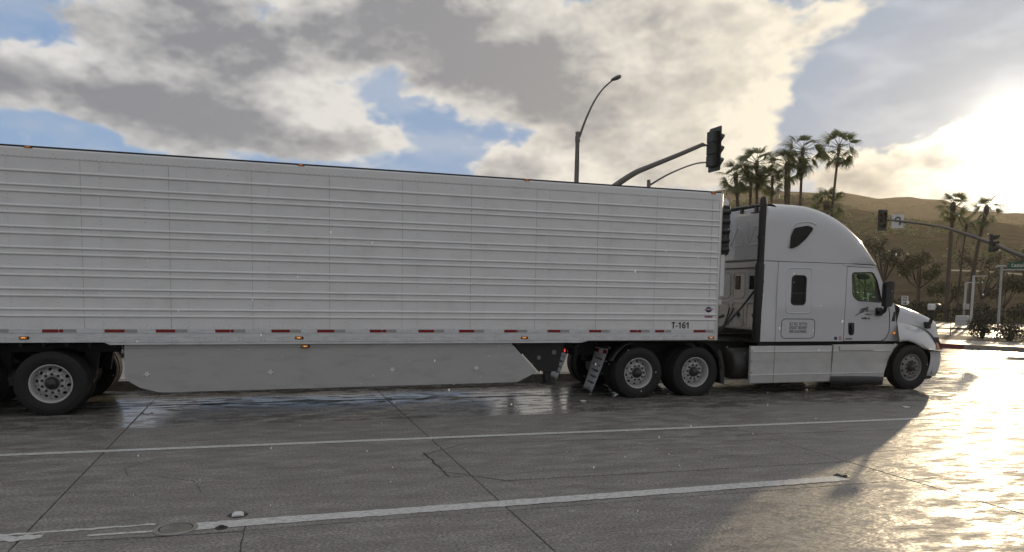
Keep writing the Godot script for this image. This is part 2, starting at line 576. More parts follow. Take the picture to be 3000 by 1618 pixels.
# ---------------------------------------------------------------- materials
func make_materials() -> void:
	# wet concrete: damp film smooth, worn patches rougher and paler, both from one stain pattern drawn out along the lanes
	var stain := noise(0.013, 6, 0.70, 5)
	var conc := mat("wet_concrete", Color.WHITE)
	conc.albedo_texture = noise_tex(stain, 2048, ramp([[0.0, lin(0.19, 0.174, 0.156)], [0.42, lin(0.26, 0.242, 0.219)], [0.62, lin(0.305, 0.286, 0.261)], [1.0, lin(0.42, 0.40, 0.37)]]))
	conc.roughness = 1.0
	conc.roughness_texture = noise_tex(stain, 2048, ramp([[0.0, grey(0.33)], [0.40, grey(0.42)], [0.50, grey(0.51)], [0.60, grey(0.62)], [1.0, grey(0.80)]]))
	conc.heightmap_enabled = true
	conc.heightmap_texture = noise_tex(noise(0.055, 4, 0.6, 9), 2048)
	conc.heightmap_scale = 0.7
	conc.metallic_specular = 0.42
	conc.uv1_scale = Vector3(1.0 / 23.0, 1.0 / 9.0, 1)
	conc.detail_enabled = true
	conc.detail_uv_layer = BaseMaterial3D.DETAIL_UV_2
	conc.detail_blend_mode = BaseMaterial3D.BLEND_MODE_MUL
	conc.detail_albedo = noise_tex(noise(0.075, 3, 0.75, 31), 1024, ramp([[0.0, lg(0.12)], [0.32, lg(0.48)], [0.52, lg(0.74)], [0.72, lg(1.0)], [1.0, lg(1.0)]]))
	conc.uv2_scale = Vector3(1.0 / 3.1, 1.0 / 2.3, 1)
	# the lane the truck stands in holds a film of water
	var film := conc.duplicate() as StandardMaterial3D
	film.resource_name = "flooded_concrete"
	film.heightmap_scale = 0.06
	film.roughness_texture = noise_tex(stain, 2048, ramp([[0.0, grey(0.09)], [0.45, grey(0.15)], [0.58, grey(0.24)], [0.70, grey(0.40)], [1.0, grey(0.6)]]))
	M["flooded_concrete"] = film
	var asph := mat("wet_asphalt", Color.WHITE)
	asph.albedo_texture = noise_tex(noise(0.006, 6, 0.6, 41), 1024, ramp([[0.0, lin(0.028, 0.027, 0.026)], [0.5, lin(0.048, 0.046, 0.043)], [1.0, lin(0.085, 0.08, 0.074)]]))
	asph.roughness = 1.0
	asph.roughness_texture = noise_tex(noise(0.005, 6, 0.6, 42), 1024, ramp([[0.0, grey(0.10)], [0.42, grey(0.24)], [0.55, grey(0.55)], [1.0, grey(0.8)]]))
	asph.heightmap_enabled = true
	asph.heightmap_texture = noise_tex(noise(0.05, 4, 0.6, 43), 1024)
	asph.heightmap_scale = 0.5
	asph.uv1_scale = Vector3(1.0 / 26.0, 1.0 / 13.0, 1)
	var kerb := mat("kerb_concrete", Color.WHITE)
	kerb.albedo_texture = noise_tex(noise(0.02, 5, 0.6, 51), 512, ramp([[0.0, lin(0.16, 0.15, 0.13)], [1.0, lin(0.34, 0.32, 0.28)]]))
	kerb.roughness = 0.5
	kerb.uv1_triplanar = true
	kerb.uv1_world_triplanar = true
	kerb.uv1_scale = Vector3(0.5, 0.5, 0.5)
	var dirt := mat("damp_soil", Color.WHITE, 0.9)
	dirt.albedo_texture = noise_tex(noise(0.03, 5, 0.65, 52), 512, ramp([[0.0, lin(0.05, 0.037, 0.027)], [0.6, lin(0.10, 0.08, 0.06)], [1.0, lin(0.16, 0.13, 0.095)]]))
	dirt.uv1_triplanar = true
	dirt.uv1_world_triplanar = true
	dirt.uv1_scale = Vector3(0.3, 0.3, 0.3)
	var redk := mat("red_kerb_paint", Color.WHITE, 0.45)
	redk.albedo_texture = noise_tex(noise(0.03, 5, 0.65, 53), 512, ramp([[0.0, lin(0.10, 0.04, 0.035)], [0.4, lin(0.15, 0.028, 0.024)], [1.0, lin(0.20, 0.04, 0.034)]]))
	redk.uv1_triplanar = true
	redk.uv1_world_triplanar = true
	var line := mat("worn_white_paint", Color.WHITE, 0.38)
	line.albedo_texture = noise_tex(noise(0.03, 5, 0.7, 54), 1024, ramp([[0.0, lin(0.17, 0.16, 0.14)], [0.30, lin(0.24, 0.23, 0.21)], [0.42, lin(0.55, 0.55, 0.53)], [1.0, lin(0.72, 0.72, 0.70)]]))
	line.uv1_triplanar = true
	line.uv1_world_triplanar = true
	line.uv1_scale = Vector3(0.35, 1, 2.2)
	mat("joint_sealant", lin(0.02, 0.019, 0.018), 0.6)
	# vehicles
	var white := mat("trailer_white", Color.WHITE, 0.42)
	white.albedo_texture = noise_tex(noise(0.006, 5, 0.6, 61), 1024, ramp([[0.0, lin(0.64, 0.635, 0.62)], [0.4, lin(0.71, 0.705, 0.695)], [1.0, lin(0.75, 0.745, 0.735)]]))
	white.uv1_triplanar = true
	white.uv1_world_triplanar = true
	white.uv1_scale = Vector3(0.22, 0.35, 0.22)
	white.heightmap_enabled = true
	white.heightmap_texture = noise_tex(noise(0.012, 3, 0.45, 62), 512)
	white.heightmap_scale = 0.12
	var rail := mat("rail_white", Color.WHITE, 0.45)
	rail.albedo_texture = noise_tex(noise(0.01, 6, 0.65, 63), 1024, ramp([[0.0, lin(0.42, 0.42, 0.42)], [0.4, lin(0.58, 0.58, 0.585)], [1.0, lin(0.66, 0.66, 0.665)]]))
	rail.uv1_triplanar = true
	rail.uv1_world_triplanar = true
	rail.uv1_scale = Vector3(0.3, 1.0, 0.3)
	var skirt := mat("skirt_grey", Color.WHITE, 0.55)
	skirt.albedo_texture = noise_tex(noise(0.008, 6, 0.66, 64), 1024, ramp([[0.0, lin(0.33, 0.325, 0.315)], [0.4, lin(0.39, 0.384, 0.372)], [1.0, lin(0.43, 0.425, 0.415)]]))
	skirt.uv1_triplanar = true
	skirt.uv1_world_triplanar = true
	skirt.uv1_scale = Vector3(0.18, 0.6, 0.2)
	var cab := mat("cab_white_paint", lin(0.52, 0.522, 0.535), 0.30)
	cab.clearcoat_enabled = true
	cab.clearcoat = 0.8
	cab.clearcoat_roughness = 0.06
	cab.roughness_texture = noise_tex(noise(0.01, 5, 0.6, 65), 512, ramp([[0.0, grey(0.24)], [1.0, grey(0.5)]]))
	cab.roughness = 1.0
	cab.uv1_triplanar = true
	cab.uv1_world_triplanar = true
	cab.uv1_scale = Vector3(0.4, 0.4, 0.4)
	var fair := mat("fairing_dusty_white", Color.WHITE, 0.36)
	fair.albedo_texture = noise_tex(noise(0.008, 6, 0.66, 66), 1024, ramp([[0.0, lin(0.40, 0.39, 0.375)], [0.45, lin(0.47, 0.46, 0.445)], [1.0, lin(0.52, 0.515, 0.505)]]))
	fair.uv1_triplanar = true
	fair.uv1_world_triplanar = true
	fair.uv1_scale = Vector3(0.3, 0.5, 0.3)
	fair.clearcoat_enabled = true
	fair.clearcoat = 0.5
	fair.clearcoat_roughness = 0.12
	var alu := mat("brushed_aluminium", lin(0.62, 0.62, 0.62), 0.34, 1.0)
	alu.roughness = 0.34
	mat("chrome", lin(0.75, 0.75, 0.75), 0.08, 1.0)
	var steel := mat("painted_steel_wheel", Color.WHITE, 0.42)
	steel.albedo_texture = noise_tex(noise(0.03, 5, 0.65, 67), 512, ramp([[0.0, lin(0.26, 0.24, 0.22)], [0.45, lin(0.44, 0.43, 0.42)], [1.0, lin(0.56, 0.555, 0.55)]]))
	steel.uv1_triplanar = true
	steel.uv1_scale = Vector3(1.4, 1.4, 1.4)
	var tyre := mat("tyre_rubber", Color.WHITE, 0.75)
	tyre.albedo_texture = noise_tex(noise(0.03, 5, 0.65, 68), 512, ramp([[0.0, lin(0.006, 0.006, 0.006)], [0.6, lin(0.011, 0.011, 0.011)], [1.0, lin(0.022, 0.021, 0.019)]]))
	tyre.uv1_triplanar = true
	tyre.uv1_scale = Vector3(1.2, 1.2, 1.2)
	mat("black_plastic", lin(0.014, 0.014, 0.015), 0.45)
	mat("black_frame", lin(0.012, 0.012, 0.012), 0.6)
	mat("dark_underside", lin(0.02, 0.019, 0.018), 0.8)
	mat("black_gloss", lin(0.008, 0.008, 0.01), 0.06)
	M.black_gloss.metallic_specular = 0.3
	mat("seam_black", lin(0.01, 0.01, 0.01), 0.7)
	mat("hub_grey", lin(0.035, 0.033, 0.031), 0.45)
	mat("panel_seam", lin(0.16, 0.16, 0.16), 0.6)
	mat("wheel_steel_dark", lin(0.20, 0.19, 0.18), 0.45)
	mat("lettering_black", lin(0.01, 0.01, 0.012), 0.5)
	mat("tape_red", lin(0.20, 0.012, 0.012), 0.22)
	mat("tape_silver", lin(0.33, 0.33, 0.315), 0.25)
	mat("emblem_blue", lin(0.02, 0.025, 0.13), 0.3)
	mat("emblem_red", lin(0.32, 0.02, 0.03), 0.3)
	mat("emblem_pink", lin(0.5, 0.22, 0.25), 0.4)
	mat("interior_grey", lin(0.10, 0.10, 0.095), 0.8)
	mat("flap_white", lin(0.46, 0.46, 0.47), 0.5)
	var amber := mat("amber_lens", lin(0.42, 0.10, 0.008), 0.15)
	amber.emission_enabled = true
	amber.emission = lin(1.0, 0.33, 0.03)
	amber.emission_energy_multiplier = 0.16
	var spark := mat("lamp_filament", lin(0.9, 0.6, 0.3), 0.3)
	spark.emission_enabled = true
	spark.emission = lin(1.0, 0.55, 0.18)
	spark.emission_energy_multiplier = 1.6
	var red := mat("tail_lamp_red", lin(0.4, 0.01, 0.01), 0.15)
	red.emission_enabled = true
	red.emission = lin(1.0, 0.06, 0.05)
	red.emission_energy_multiplier = 0.9
	var glass := mat("green_tint_glass", lin(0.68, 0.91, 0.78, 0.0), 0.0)
	glass.refraction_enabled = true
	glass.refraction_scale = 0.004
	glass.transparency = BaseMaterial3D.TRANSPARENCY_ALPHA
	var lens := mat("headlamp_lens", lin(0.7, 0.7, 0.7, 0.3), 0.05)
	lens.transparency = BaseMaterial3D.TRANSPARENCY_ALPHA
	mat("orange_lens", lin(0.45, 0.13, 0.05), 0.15)
	# street furniture
	var galv := mat("galvanised_steel", Color.WHITE, 0.5, 0.55)
	galv.albedo_texture = noise_tex(noise(0.05, 4, 0.6, 71), 512, ramp([[0.0, lin(0.11, 0.105, 0.10)], [1.0, lin(0.22, 0.21, 0.20)]]))
	galv.uv1_triplanar = true
	galv.uv1_scale = Vector3(2, 2, 2)
	mat("pale_pole", lin(0.42, 0.42, 0.41), 0.4)
	mat("signal_black", lin(0.02, 0.024, 0.022), 0.45)
	mat("sign_green", lin(0.008, 0.10, 0.06), 0.35)
	mat("sign_white", lin(0.66, 0.66, 0.65), 0.4)
	mat("fence_black", lin(0.015, 0.014, 0.014), 0.5)
	mat("lens_dark_red", lin(0.10, 0.01, 0.01), 0.15)
	mat("lens_dark_amber", lin(0.12, 0.06, 0.01), 0.15)
	mat("lens_dark_green", lin(0.01, 0.07, 0.05), 0.15)
	# plants and land
	var frond := mat("palm_leaf", lin(0.045, 0.062, 0.022), 0.5)
	frond.backlight_enabled = true
	frond.backlight = lin(0.10, 0.12, 0.03)
	var dry := mat("dry_palm_leaf", lin(0.12, 0.085, 0.05), 0.8)
	dry.backlight_enabled = true
	dry.backlight = lin(0.10, 0.07, 0.04)
	var bark := mat("palm_bark", Color.WHITE, 0.9)
	bark.albedo_texture = noise_tex(noise(0.04, 4, 0.6, 81), 256, ramp([[0.0, lin(0.05, 0.038, 0.028)], [1.0, lin(0.15, 0.118, 0.09)]]))
	bark.uv1_triplanar = true
	bark.uv1_scale = Vector3(0.8, 2.5, 0.8)
	var leaf := mat("eucalyptus_leaf", lin(0.052, 0.058, 0.030), 0.5)
	leaf.backlight_enabled = true
	leaf.backlight = lin(0.10, 0.10, 0.035)
	leaf.vertex_color_use_as_albedo = true
	leaf.albedo_color = Color.WHITE
	var bark2 := mat("tree_bark", Color.WHITE, 0.9)
	bark2.albedo_texture = noise_tex(noise(0.04, 4, 0.6, 82), 256, ramp([[0.0, lin(0.045, 0.037, 0.03)], [1.0, lin(0.14, 0.12, 0.10)]]))
	bark2.uv1_triplanar = true
	bark2.uv1_scale = Vector3(1.5, 0.6, 1.5)
	var hill := mat("dry_hill_grass", Color.WHITE, 0.95)
	hill.albedo_texture = noise_tex(noise(0.012, 6, 0.62, 83), 1024, ramp([[0.0, lin(0.023, 0.022, 0.014)], [0.4, lin(0.047, 0.040, 0.027)], [0.7, lin(0.072, 0.060, 0.042)], [1.0, lin(0.11, 0.092, 0.065)]]))
	hill.specular_mode = BaseMaterial3D.SPECULAR_DISABLED
	hill.uv1_triplanar = true
	hill.uv1_world_triplanar = true
	hill.uv1_scale = Vector3(0.006, 0.006, 0.006)
	var field := mat("verge_grass", Color.WHITE, 0.95)
	field.albedo_texture = noise_tex(noise(0.02, 6, 0.62, 84), 1024, ramp([[0.0, lin(0.03, 0.035, 0.014)], [0.5, lin(0.065, 0.070, 0.028)], [1.0, lin(0.12, 0.11, 0.055)]]))
	field.specular_mode = BaseMaterial3D.SPECULAR_DISABLED
	field.uv1_triplanar = true
	field.uv1_world_triplanar = true
	field.uv1_scale = Vector3(0.02, 0.02, 0.02)
	mat("pale_track", lin(0.34, 0.29, 0.21), 0.9)
	var drop := mat("rain_drop", lin(0.92, 0.93, 0.95), 0.1)  # white stands in for sunlight refracted through clear drops
	drop.backlight_enabled = true
	drop.backlight = Color.WHITE

# ---------------------------------------------------------------- the ground
func flat_poly(poly: Array, y: float) -> ArrayMesh:
	var st := tool()
	var pv := PackedVector2Array(poly)
	var idx := Geometry2D.triangulate_polygon(pv)
	for i in range(0, idx.size(), 3):
		for k in [0, 2, 1]:
			var p := pv[idx[i + k]]
			st.set_uv(p)
			st.set_uv2(p)
			st.add_vertex(Vector3(p.x, y, p.y))
	st.generate_normals()
	st.generate_tangents()
	return st.commit()

# top face and sides of a paving slab: corners in (x, z), UVs run on from slab to slab
func slab_mesh(c: Array, top: float, thick: float, bev := 0.006) -> ArrayMesh:
	var st := tool()
	var ctr := Vector2.ZERO
	for p in c: ctr += p / c.size()
	var inner := []
	for p in c: inner.append(p + (ctr - p).normalized() * bev * 1.4)
	var V := func(p: Vector2, y: float):
		st.set_uv(p)
		st.set_uv2(p)
		st.add_vertex(Vector3(p.x, y, p.y))
	for i in range(1, c.size() - 1):
		V.call(inner[0], top); V.call(inner[i], top); V.call(inner[i + 1], top)
	for i in c.size():
		var j := (i + 1) % c.size()
		var rows := [[inner, top], [c, top - bev], [c, top - thick]]
		for r in 2:
			var a: Array = rows[r][0]
			var b: Array = rows[r + 1][0]
			V.call(a[i], rows[r][1]); V.call(b[j], rows[r + 1][1]); V.call(a[j], rows[r][1])
			V.call(a[i], rows[r][1]); V.call(b[i], rows[r + 1][1]); V.call(b[j], rows[r + 1][1])
	st.generate_normals()
	st.generate_tangents()
	return st.commit()

# frame of the far corner: forward along azimuth 48 degrees, right along its normal
func far(d: float, t: float, y := 0.0) -> Vector3:
	return Vector3(EYE.x + 0.743 * d + 0.669 * t, y, EYE.z - 0.669 * d + 0.743 * t)

func far2(d: float, t: float) -> Vector2:
	var p := far(d, t)
	return Vector2(p.x, p.z)

func crack(pts: Array, w: float) -> ArrayMesh:
	# a ragged thin strip of sealant lying 3 mm above the slab
	var st := tool()
	var a := []
	var b := []
	var steps := []
	for i in pts.size() - 1:
		var n := maxi(2, int(pts[i].distance_to(pts[i + 1]) / 0.09))
		for k in n: steps.append(pts[i].lerp(pts[i + 1], float(k) / n))
	steps.append(pts[-1])
	for i in steps.size():
		var d: Vector2 = (steps[mini(i + 1, steps.size() - 1)] - steps[maxi(i - 1, 0)]).normalized()
		var nn := Vector2(-d.y, d.x)
		var off := rng.randf_range(-0.5, 0.5) * w
		var ww := w * rng.randf_range(0.45, 1.0) / 2
		var p: Vector2 = steps[i] + nn * off
		a.append(Vector3(p.x + nn.x * ww, 0.0035, p.y + nn.y * ww))
		b.append(Vector3(p.x - nn.x * ww, 0.0035, p.y - nn.y * ww))
	add_loft(st, [a, b])
	return done(st)

# worn painted line: a ragged-edged strip 4 mm above the slabs
func painted(x0: float, z0: float, x1: float, z1: float, w: float, rag := 0.006, name_seed := 1) -> ArrayMesh:
	var st := tool()
	var a := []
	var b := []
	var r := RandomNumberGenerator.new()
	r.seed = name_seed
	var n := int(absf(x1 - x0) / 0.06)
	for i in n + 1:
		var t := float(i) / n
		var x := lerpf(x0, x1, t)
		var z := lerpf(z0, z1, t)
		a.append(Vector3(x, 0.004, z - w / 2 + r.randf_range(-rag, rag)))
		b.append(Vector3(x, 0.004, z + w / 2 + r.randf_range(-rag, rag)))
	add_loft(st, [a, b])
	return done(st)

func make_ground() -> void:
	var big := 900.0
	structure("ground", flat_poly([Vector2(-big, -big), Vector2(big, -big), Vector2(big, big), Vector2(-big, big)], -0.12), M.verge_grass, "open grassy ground spreading out to the hills", "ground")
	# the asphalt of the crossing and of the road beyond
	structure("intersection_road", flat_poly([Vector2(-70, -34), far2(20, -70), far2(58, -70), far2(58, 60), Vector2(90, 40), Vector2(-70, 40)], -0.014), M.wet_asphalt, "wet dark asphalt of the intersection beyond the slabs", "road")
	# concrete slabs of the near lanes; joints 12 mm wide and as deep as the slabs
	var road := thing("road", "wet grey concrete road of jointed slabs", "road", Vector3(4, 0, 4))
	road.set_meta("kind", "structure")
	var xs := [-15.2, -11.1, -7.0, -2.3, 1.77, 5.77, 10.45, 15.2, 19.3, 23.6, 28.0]
	var zs := [-3.2, -1.05, 1.3, 4.94, 6.24, 9.0, 13.5]
	var g := 0.006
	for i in xs.size() - 1:
		for j in zs.size() - 1:
			var c := []
			for q in [[0, 0], [1, 0], [1, 1], [0, 1]]:
				var z: float = zs[j + q[1]]
				var x: float = xs[i + q[0]] + (z - 2.0) * 0.03 + (g if q[0] == 0 else -g)
				z += (g if q[1] == 0 else -g) + 0.008 * (x - 5.0) * (1.0 if j + q[1] < 4 else 0.4)
				c.append(Vector2(x, z))
			var dy := 0.0006 * ((i * 7 + j * 5) % 5 - 2)
			part(road, "slab", slab_mesh(c, dy, 0.013), M.flooded_concrete if j < 2 else M.wet_concrete)
	# cracks, saw cuts and the dark patch by the manhole
	var cuts := [[[5.55, 3.72], [5.60, 4.92]], [[5.48, 3.88], [6.19, 3.30]], [[5.52, 4.64], [6.24, 5.30]], [[6.2, 3.32], [9.3, 3.57], [13.0, 3.78]], [[6.1, 5.23], [8.3, 5.31], [12.5, 5.42]], [[2.23, 6.17], [3.58, 6.27]], [[3.58, 6.1], [3.56, 7.4]], [[2.5, 3.3], [2.2, 3.75], [2.3, 4.1]], [[2.6, 4.2], [3.0, 4.5], [3.1, 4.9]], [[7.4, 1.0], [11.5, 1.12]], [[5.9, 0.9], [6.05, 1.3]], [[10.2, 6.0], [11.4, 5.86], [12.9, 5.8]]]
	for k in cuts.size():
		var pts := []
		for p in cuts[k]: pts.append(Vector2(p[0], p[1]))
		part(road, "saw_cut" if k < 7 else "crack", crack(pts, 0.026 if k == 0 else (0.012 if k < 7 else 0.007)), M.joint_sealant)
	# lane lines
	var line_a := painted(-15, 2.40, 30, 3.41, 0.125, 0.004, 3)
	structure("lane_line", line_a, M.worn_white_paint, "narrow white lane line running beside the truck", "lane line")
	structure("stop_pocket_line", painted(2.9, 6.03, 9.9, 6.03, 0.185, 0.009, 4), M.worn_white_paint, "broad worn white line ending short of the crossing", "lane line")
	structure("old_lane_line", painted(-12, 5.9, 2.85, 5.89, 0.05, 0.018, 5), M.worn_white_paint, "thin ragged white line left of the manhole", "lane line")
	structure("worn_line_stub", painted(2.38, 6.06, 2.87, 6.08, 0.045, 0.006, 6), M.worn_white_paint, "short white stub of line touching the manhole", "lane line")
	structure("worn_line_block", painted(-6, 6.0, 2.04, 6.0, 0.13, 0.03, 7), M.worn_white_paint, "wide flaking white line at the lower left corner", "lane line")
	structure("under_truck_line", painted(-15, -1.0, 26, -0.55, 0.09, 0.004, 8), M.worn_white_paint, "thin white line passing under the trailer", "lane line")
	# median behind the truck
	var med := [Vector2(-40, -3.45), Vector2(11.0, -2.85), Vector2(16.5, -3.2), Vector2(18.0, -4.6), Vector2(18.2, -7.2), Vector2(16.6, -8.8), Vector2(-40, -8.6)]
	var mnode := thing("median", "raised concrete median behind the trailer", "median", Vector3(0, 0, -5))
	mnode.set_meta("kind", "structure")
	for i in med.size():
		var p: Vector2 = med[i]
		var q: Vector2 = med[(i + 1) % med.size()]
		var dirv := (q - p).normalized()
		var nrm := Vector2(dirv.y, -dirv.x) * -0.15
		var count := maxi(1, int(round(p.distance_to(q) / 3.0)))
		for k in count:
			var a := p.lerp(q, float(k) / count) + dirv * 0.004
			var b := p.lerp(q, float(k + 1) / count) - dirv * 0.004
			part(mnode, "kerb", slab_mesh([a, b, b + nrm, a + nrm], 0.18, 0.22, 0.02), M.kerb_concrete)
	var inner := []
	for p in Geometry2D.offset_polygon(PackedVector2Array(med), -0.16, Geometry2D.JOIN_MITER)[0]: inner.append(p)
	part(mnode, "paving", flat_poly(inner, 0.172), M.kerb_concrete)
	# the far corner island with its red kerb, pavement and planted strip
	var isl := thing("traffic_island", "raised corner island with a red painted kerb", "island", far(38, 6))
	isl.set_meta("kind", "structure")
	for k in 22:
		var t0 := -8.0 + k * 1.8
		var q := [far2(35.4, t0 + 0.004), far2(35.4, t0 + 1.796), far2(35.58, t0 + 1.796), far2(35.58, t0 + 0.004)]
		part(isl, "kerb", slab_mesh(q, 0.15, 0.2, 0.02), M.red_kerb_paint if k < 5 else M.kerb_concrete)
	for k in 22:
		var t0 := -8.0 + k * 1.8
		var q := [far2(35.6, t0 + 0.005), far2(35.6, t0 + 1.795), far2(39.2, t0 + 1.795), far2(39.2, t0 + 0.005)]
		part(isl, "paving_slab", slab_mesh(q, 0.14, 0.16, 0.01), M.kerb_concrete)
	part(isl, "planting_bed", flat_poly([far2(39.2, -8), far2(39.2, 31), far2(44.0, 31), far2(44.0, -8)], 0.15), M.damp_soil)
	var back := flat_poly([far2(58, -70), far2(58, 60), far2(69.5, 60), far2(69.5, -70)], 0.06)
	structure("far_pavement", back, M.kerb_concrete, "pale wet pavement across the far road", "pavement")
	structure("soil_strip", flat_poly([far2(69.6, -70), far2(69.6, 90), far2(74, 90), far2(74, -70)], 0.05), M.damp_soil, "bare soil strip under the right-hand palm trees", "ground")

# ---------------------------------------------------------------- wheels
# one disc sector with a round hand hole, in the plane z given by zf(r)
func hole_disc(st: SurfaceTool, r0: float, r1: float, rc: float, rh: float, count: int, zf: Callable) -> void:
	var n := 20
	for s in count:
		var tc := TAU * (s + 0.5) / count
		var half := PI / count
		var inner := []
		var outer := []
		for k in n:
			var a := TAU * k / n
			var d := Vector2(cos(a), sin(a))         # local: (radial, tangential in metres)
			inner.append(Vector2(rc, 0) + d * rh)
			var lim := 1e9
			if d.x > 1e-4: lim = minf(lim, (r1 - rc) / d.x)
			if d.x < -1e-4: lim = minf(lim, (r0 - rc) / d.x)
			if absf(d.y) > 1e-4: lim = minf(lim, half * rc / absf(d.y))
			outer.append(Vector2(rc, 0) + d * lim)
		var P := func(q: Vector2, dz: float) -> Vector3:
			var t := tc + q.y / rc
			return Vector3(cos(t) * q.x, sin(t) * q.x, zf.call(q.x) + dz)
		for k in n:
			var l := (k + 1) % n
			st.set_smooth_group(-1)
			quad(st, P.call(inner[k], 0.0), P.call(outer[k], 0.0), P.call(outer[l], 0.0), P.call(inner[l], 0.0))
			quad(st, P.call(inner[k], 0.0), P.call(inner[l], 0.0), P.call(inner[l], -0.02), P.call(inner[k], -0.02))

func tyre_mesh(r: float, w: float, ri: float) -> ArrayMesh:
	var key := ["tyre", r, w, ri]
	if cache.has(key): return cache[key]
	var st := tool(true)
	var h := w / 2
	# sidewalls and shoulders; the tread has ribs with grooves between
	var prof := [Vector2(ri, -h * 0.72), Vector2(ri + 0.02, -h * 0.86), Vector2(ri + 0.07, -h * 0.98), Vector2(ri + 0.12, -h), Vector2(r - 0.035, -h * 0.94), Vector2(r - 0.012, -h * 0.86)]
	var marks := [-0.78, -0.46, -0.42, -0.16, -0.12, 0.12, 0.16, 0.42, 0.46, 0.78]
	for i in marks.size():
		prof.append(Vector2(r, h * marks[i]))
		if i % 2 == 1 and i < marks.size() - 1:
			prof.append(Vector2(r - 0.012, h * (marks[i] + 0.008)))
			prof.append(Vector2(r - 0.012, h * (marks[i + 1] - 0.008)))
	prof.append_array([Vector2(r - 0.012, h * 0.86), Vector2(r - 0.035, h * 0.94), Vector2(ri + 0.125, h), Vector2(ri + 0.118, h * 1.008), Vector2(ri + 0.11, h), Vector2(ri + 0.07, h * 0.98), Vector2(ri + 0.02, h * 0.86), Vector2(ri, h * 0.72)])
	add_lathe(st, prof, 56)
	cache[key] = done(st)
	return cache[key]

# outer wheel of a dual pair: deep dish, ten hand holes, ten studs, hub standing out
func dish_rim() -> ArrayMesh:
	if cache.has("dish"): return cache["dish"]
	var st := tool(true)
	add_lathe(st, [Vector2(0.284, -0.10), Vector2(0.284, 0.085), Vector2(0.300, 0.10), Vector2(0.302, 0.112), Vector2(0.296, 0.118), Vector2(0.283, 0.113), Vector2(0.276, 0.098), Vector2(0.270, 0.06), Vector2(0.262, 0.0), Vector2(0.258, -0.03)], 56)
	var zf := func(r: float) -> float: return -0.03 + 0.055 * smoothstep(0.258, 0.185, r)
	hole_disc(st, 0.18, 0.2585, 0.219, 0.026, 10, zf)
	st.set_smooth_group(3)
	add_lathe(st, [Vector2(0.18, 0.025), Vector2(0.178, 0.04), Vector2(0.172, 0.046), Vector2(0.10, 0.046), Vector2(0.10, 0.0)], 48)
	cache["dish"] = done(st)
	return cache["dish"]

# front wheel: flatter disc pushed outwards
func front_rim() -> ArrayMesh:
	if cache.has("frim"): return cache["frim"]
	var st := tool(true)
	add_lathe(st, [Vector2(0.284, -0.10), Vector2(0.284, 0.085), Vector2(0.300, 0.10), Vector2(0.302, 0.112), Vector2(0.296, 0.118), Vector2(0.283, 0.113), Vector2(0.276, 0.098), Vector2(0.268, 0.082)], 56)
	var zf := func(r: float) -> float: return 0.08 + 0.035 * smoothstep(0.268, 0.20, r)
	hole_disc(st, 0.185, 0.268, 0.228, 0.024, 10, zf)
	st.set_smooth_group(3)
	add_lathe(st, [Vector2(0.185, 0.115), Vector2(0.17, 0.118), Vector2(0.10, 0.112), Vector2(0.10, 0.06)], 48)
	cache["frim"] = done(st)
	return cache["frim"]

func nut_ring(z: float, r := 0.1425) -> ArrayMesh:
	var key := ["nuts", z, r]
	if cache.has(key): return cache[key]
	var st := tool()
	for k in 10:
		var t := TAU * (k + 0.25) / 10
		add_lathe(st, [Vector2(0.024, 0), Vector2(0.024, 0.006), Vector2(0.0165, 0.007), Vector2(0.0165, 0.028), Vector2(0.011, 0.03), Vector2(0.011, 0.045), Vector2(0.0, 0.046)], 6, 2, Vector3(cos(t) * r, sin(t) * r, z))
	cache[key] = done(st)
	return cache[key]

func hub_mesh(z0: float, z1: float, r: float) -> ArrayMesh:
	var key := ["hub", z0, z1, r]
	if cache.has(key): return cache[key]
	var st := tool(true)
	var z := func(t: float) -> float: return lerpf(z0, z1, t)
	add_lathe(st, [Vector2(r, z.call(0.0)), Vector2(r, z.call(0.35)), Vector2(r * 0.94, z.call(0.4)), Vector2(r * 0.78, z.call(0.45)), Vector2(r * 0.76, z.call(0.85)), Vector2(r * 0.7, z.call(0.92)), Vector2(r * 0.42, z.call(0.93)), Vector2(r * 0.4, z.call(1.0)), Vector2(0.0, z.call(1.0))], 32)
	st.set_smooth_group(-1)
	for k in 8:
		var t := TAU * k / 8
		add_lathe(st, [Vector2(0.011, z.call(0.38)), Vector2(0.011, z.call(0.55)), Vector2(0.0, z.call(0.56))], 6, 2, Vector3(cos(t) * r * 0.87, sin(t) * r * 0.87, 0))
	cache[key] = done(st)
	return cache[key]

func dual_wheel(parent: Node3D, x: float, y: float, near: bool, nm := "wheel") -> void:
	var z := -0.165 if near else 2 * ZC + 0.165
	var w := group_node(parent, nm, Vector3(x, y, z))
	var s := 1.0 if near else -1.0
	var outer := part(w, "tyre", tyre_mesh(0.502, 0.275, 0.285), M.tyre_rubber, Vector3(x, y, z))
	part(w, "tyre", tyre_mesh(0.502, 0.275, 0.285), M.tyre_rubber, Vector3(x, y, z - s * 0.335))
	var rim := part(w, "rim", dish_rim(), M.painted_steel_wheel, Vector3(x, y, z))
	var nuts := part(w, "lug_nuts", nut_ring(0.046), M.hub_grey, Vector3(x, y, z))
	nuts.set_meta("kind", "stuff")
	part(w, "brake_drum", lathe([Vector2(0.0, -0.05), Vector2(0.255, -0.05), Vector2(0.255, -0.3)], 32), M.black_frame, Vector3(x, y, z)).rotation.y = 0.0 if near else PI
	var hub := part(w, "hub", hub_mesh(0.0, 0.14, 0.098), M.hub_grey, Vector3(x, y, z))
	var inner := part(w, "inner_rim", lathe([Vector2(0.284, -0.1), Vector2(0.284, 0.1), Vector2(0.26, 0.1), Vector2(0.26, -0.05), Vector2(0.08, -0.06)], 32), M.painted_steel_wheel, Vector3(x, y, z - s * 0.335))
	for o in [outer, rim, nuts, hub, inner]:
		if not near: o.rotation.y = PI
		elif o != outer: o.rotation.z = 0.35 * x

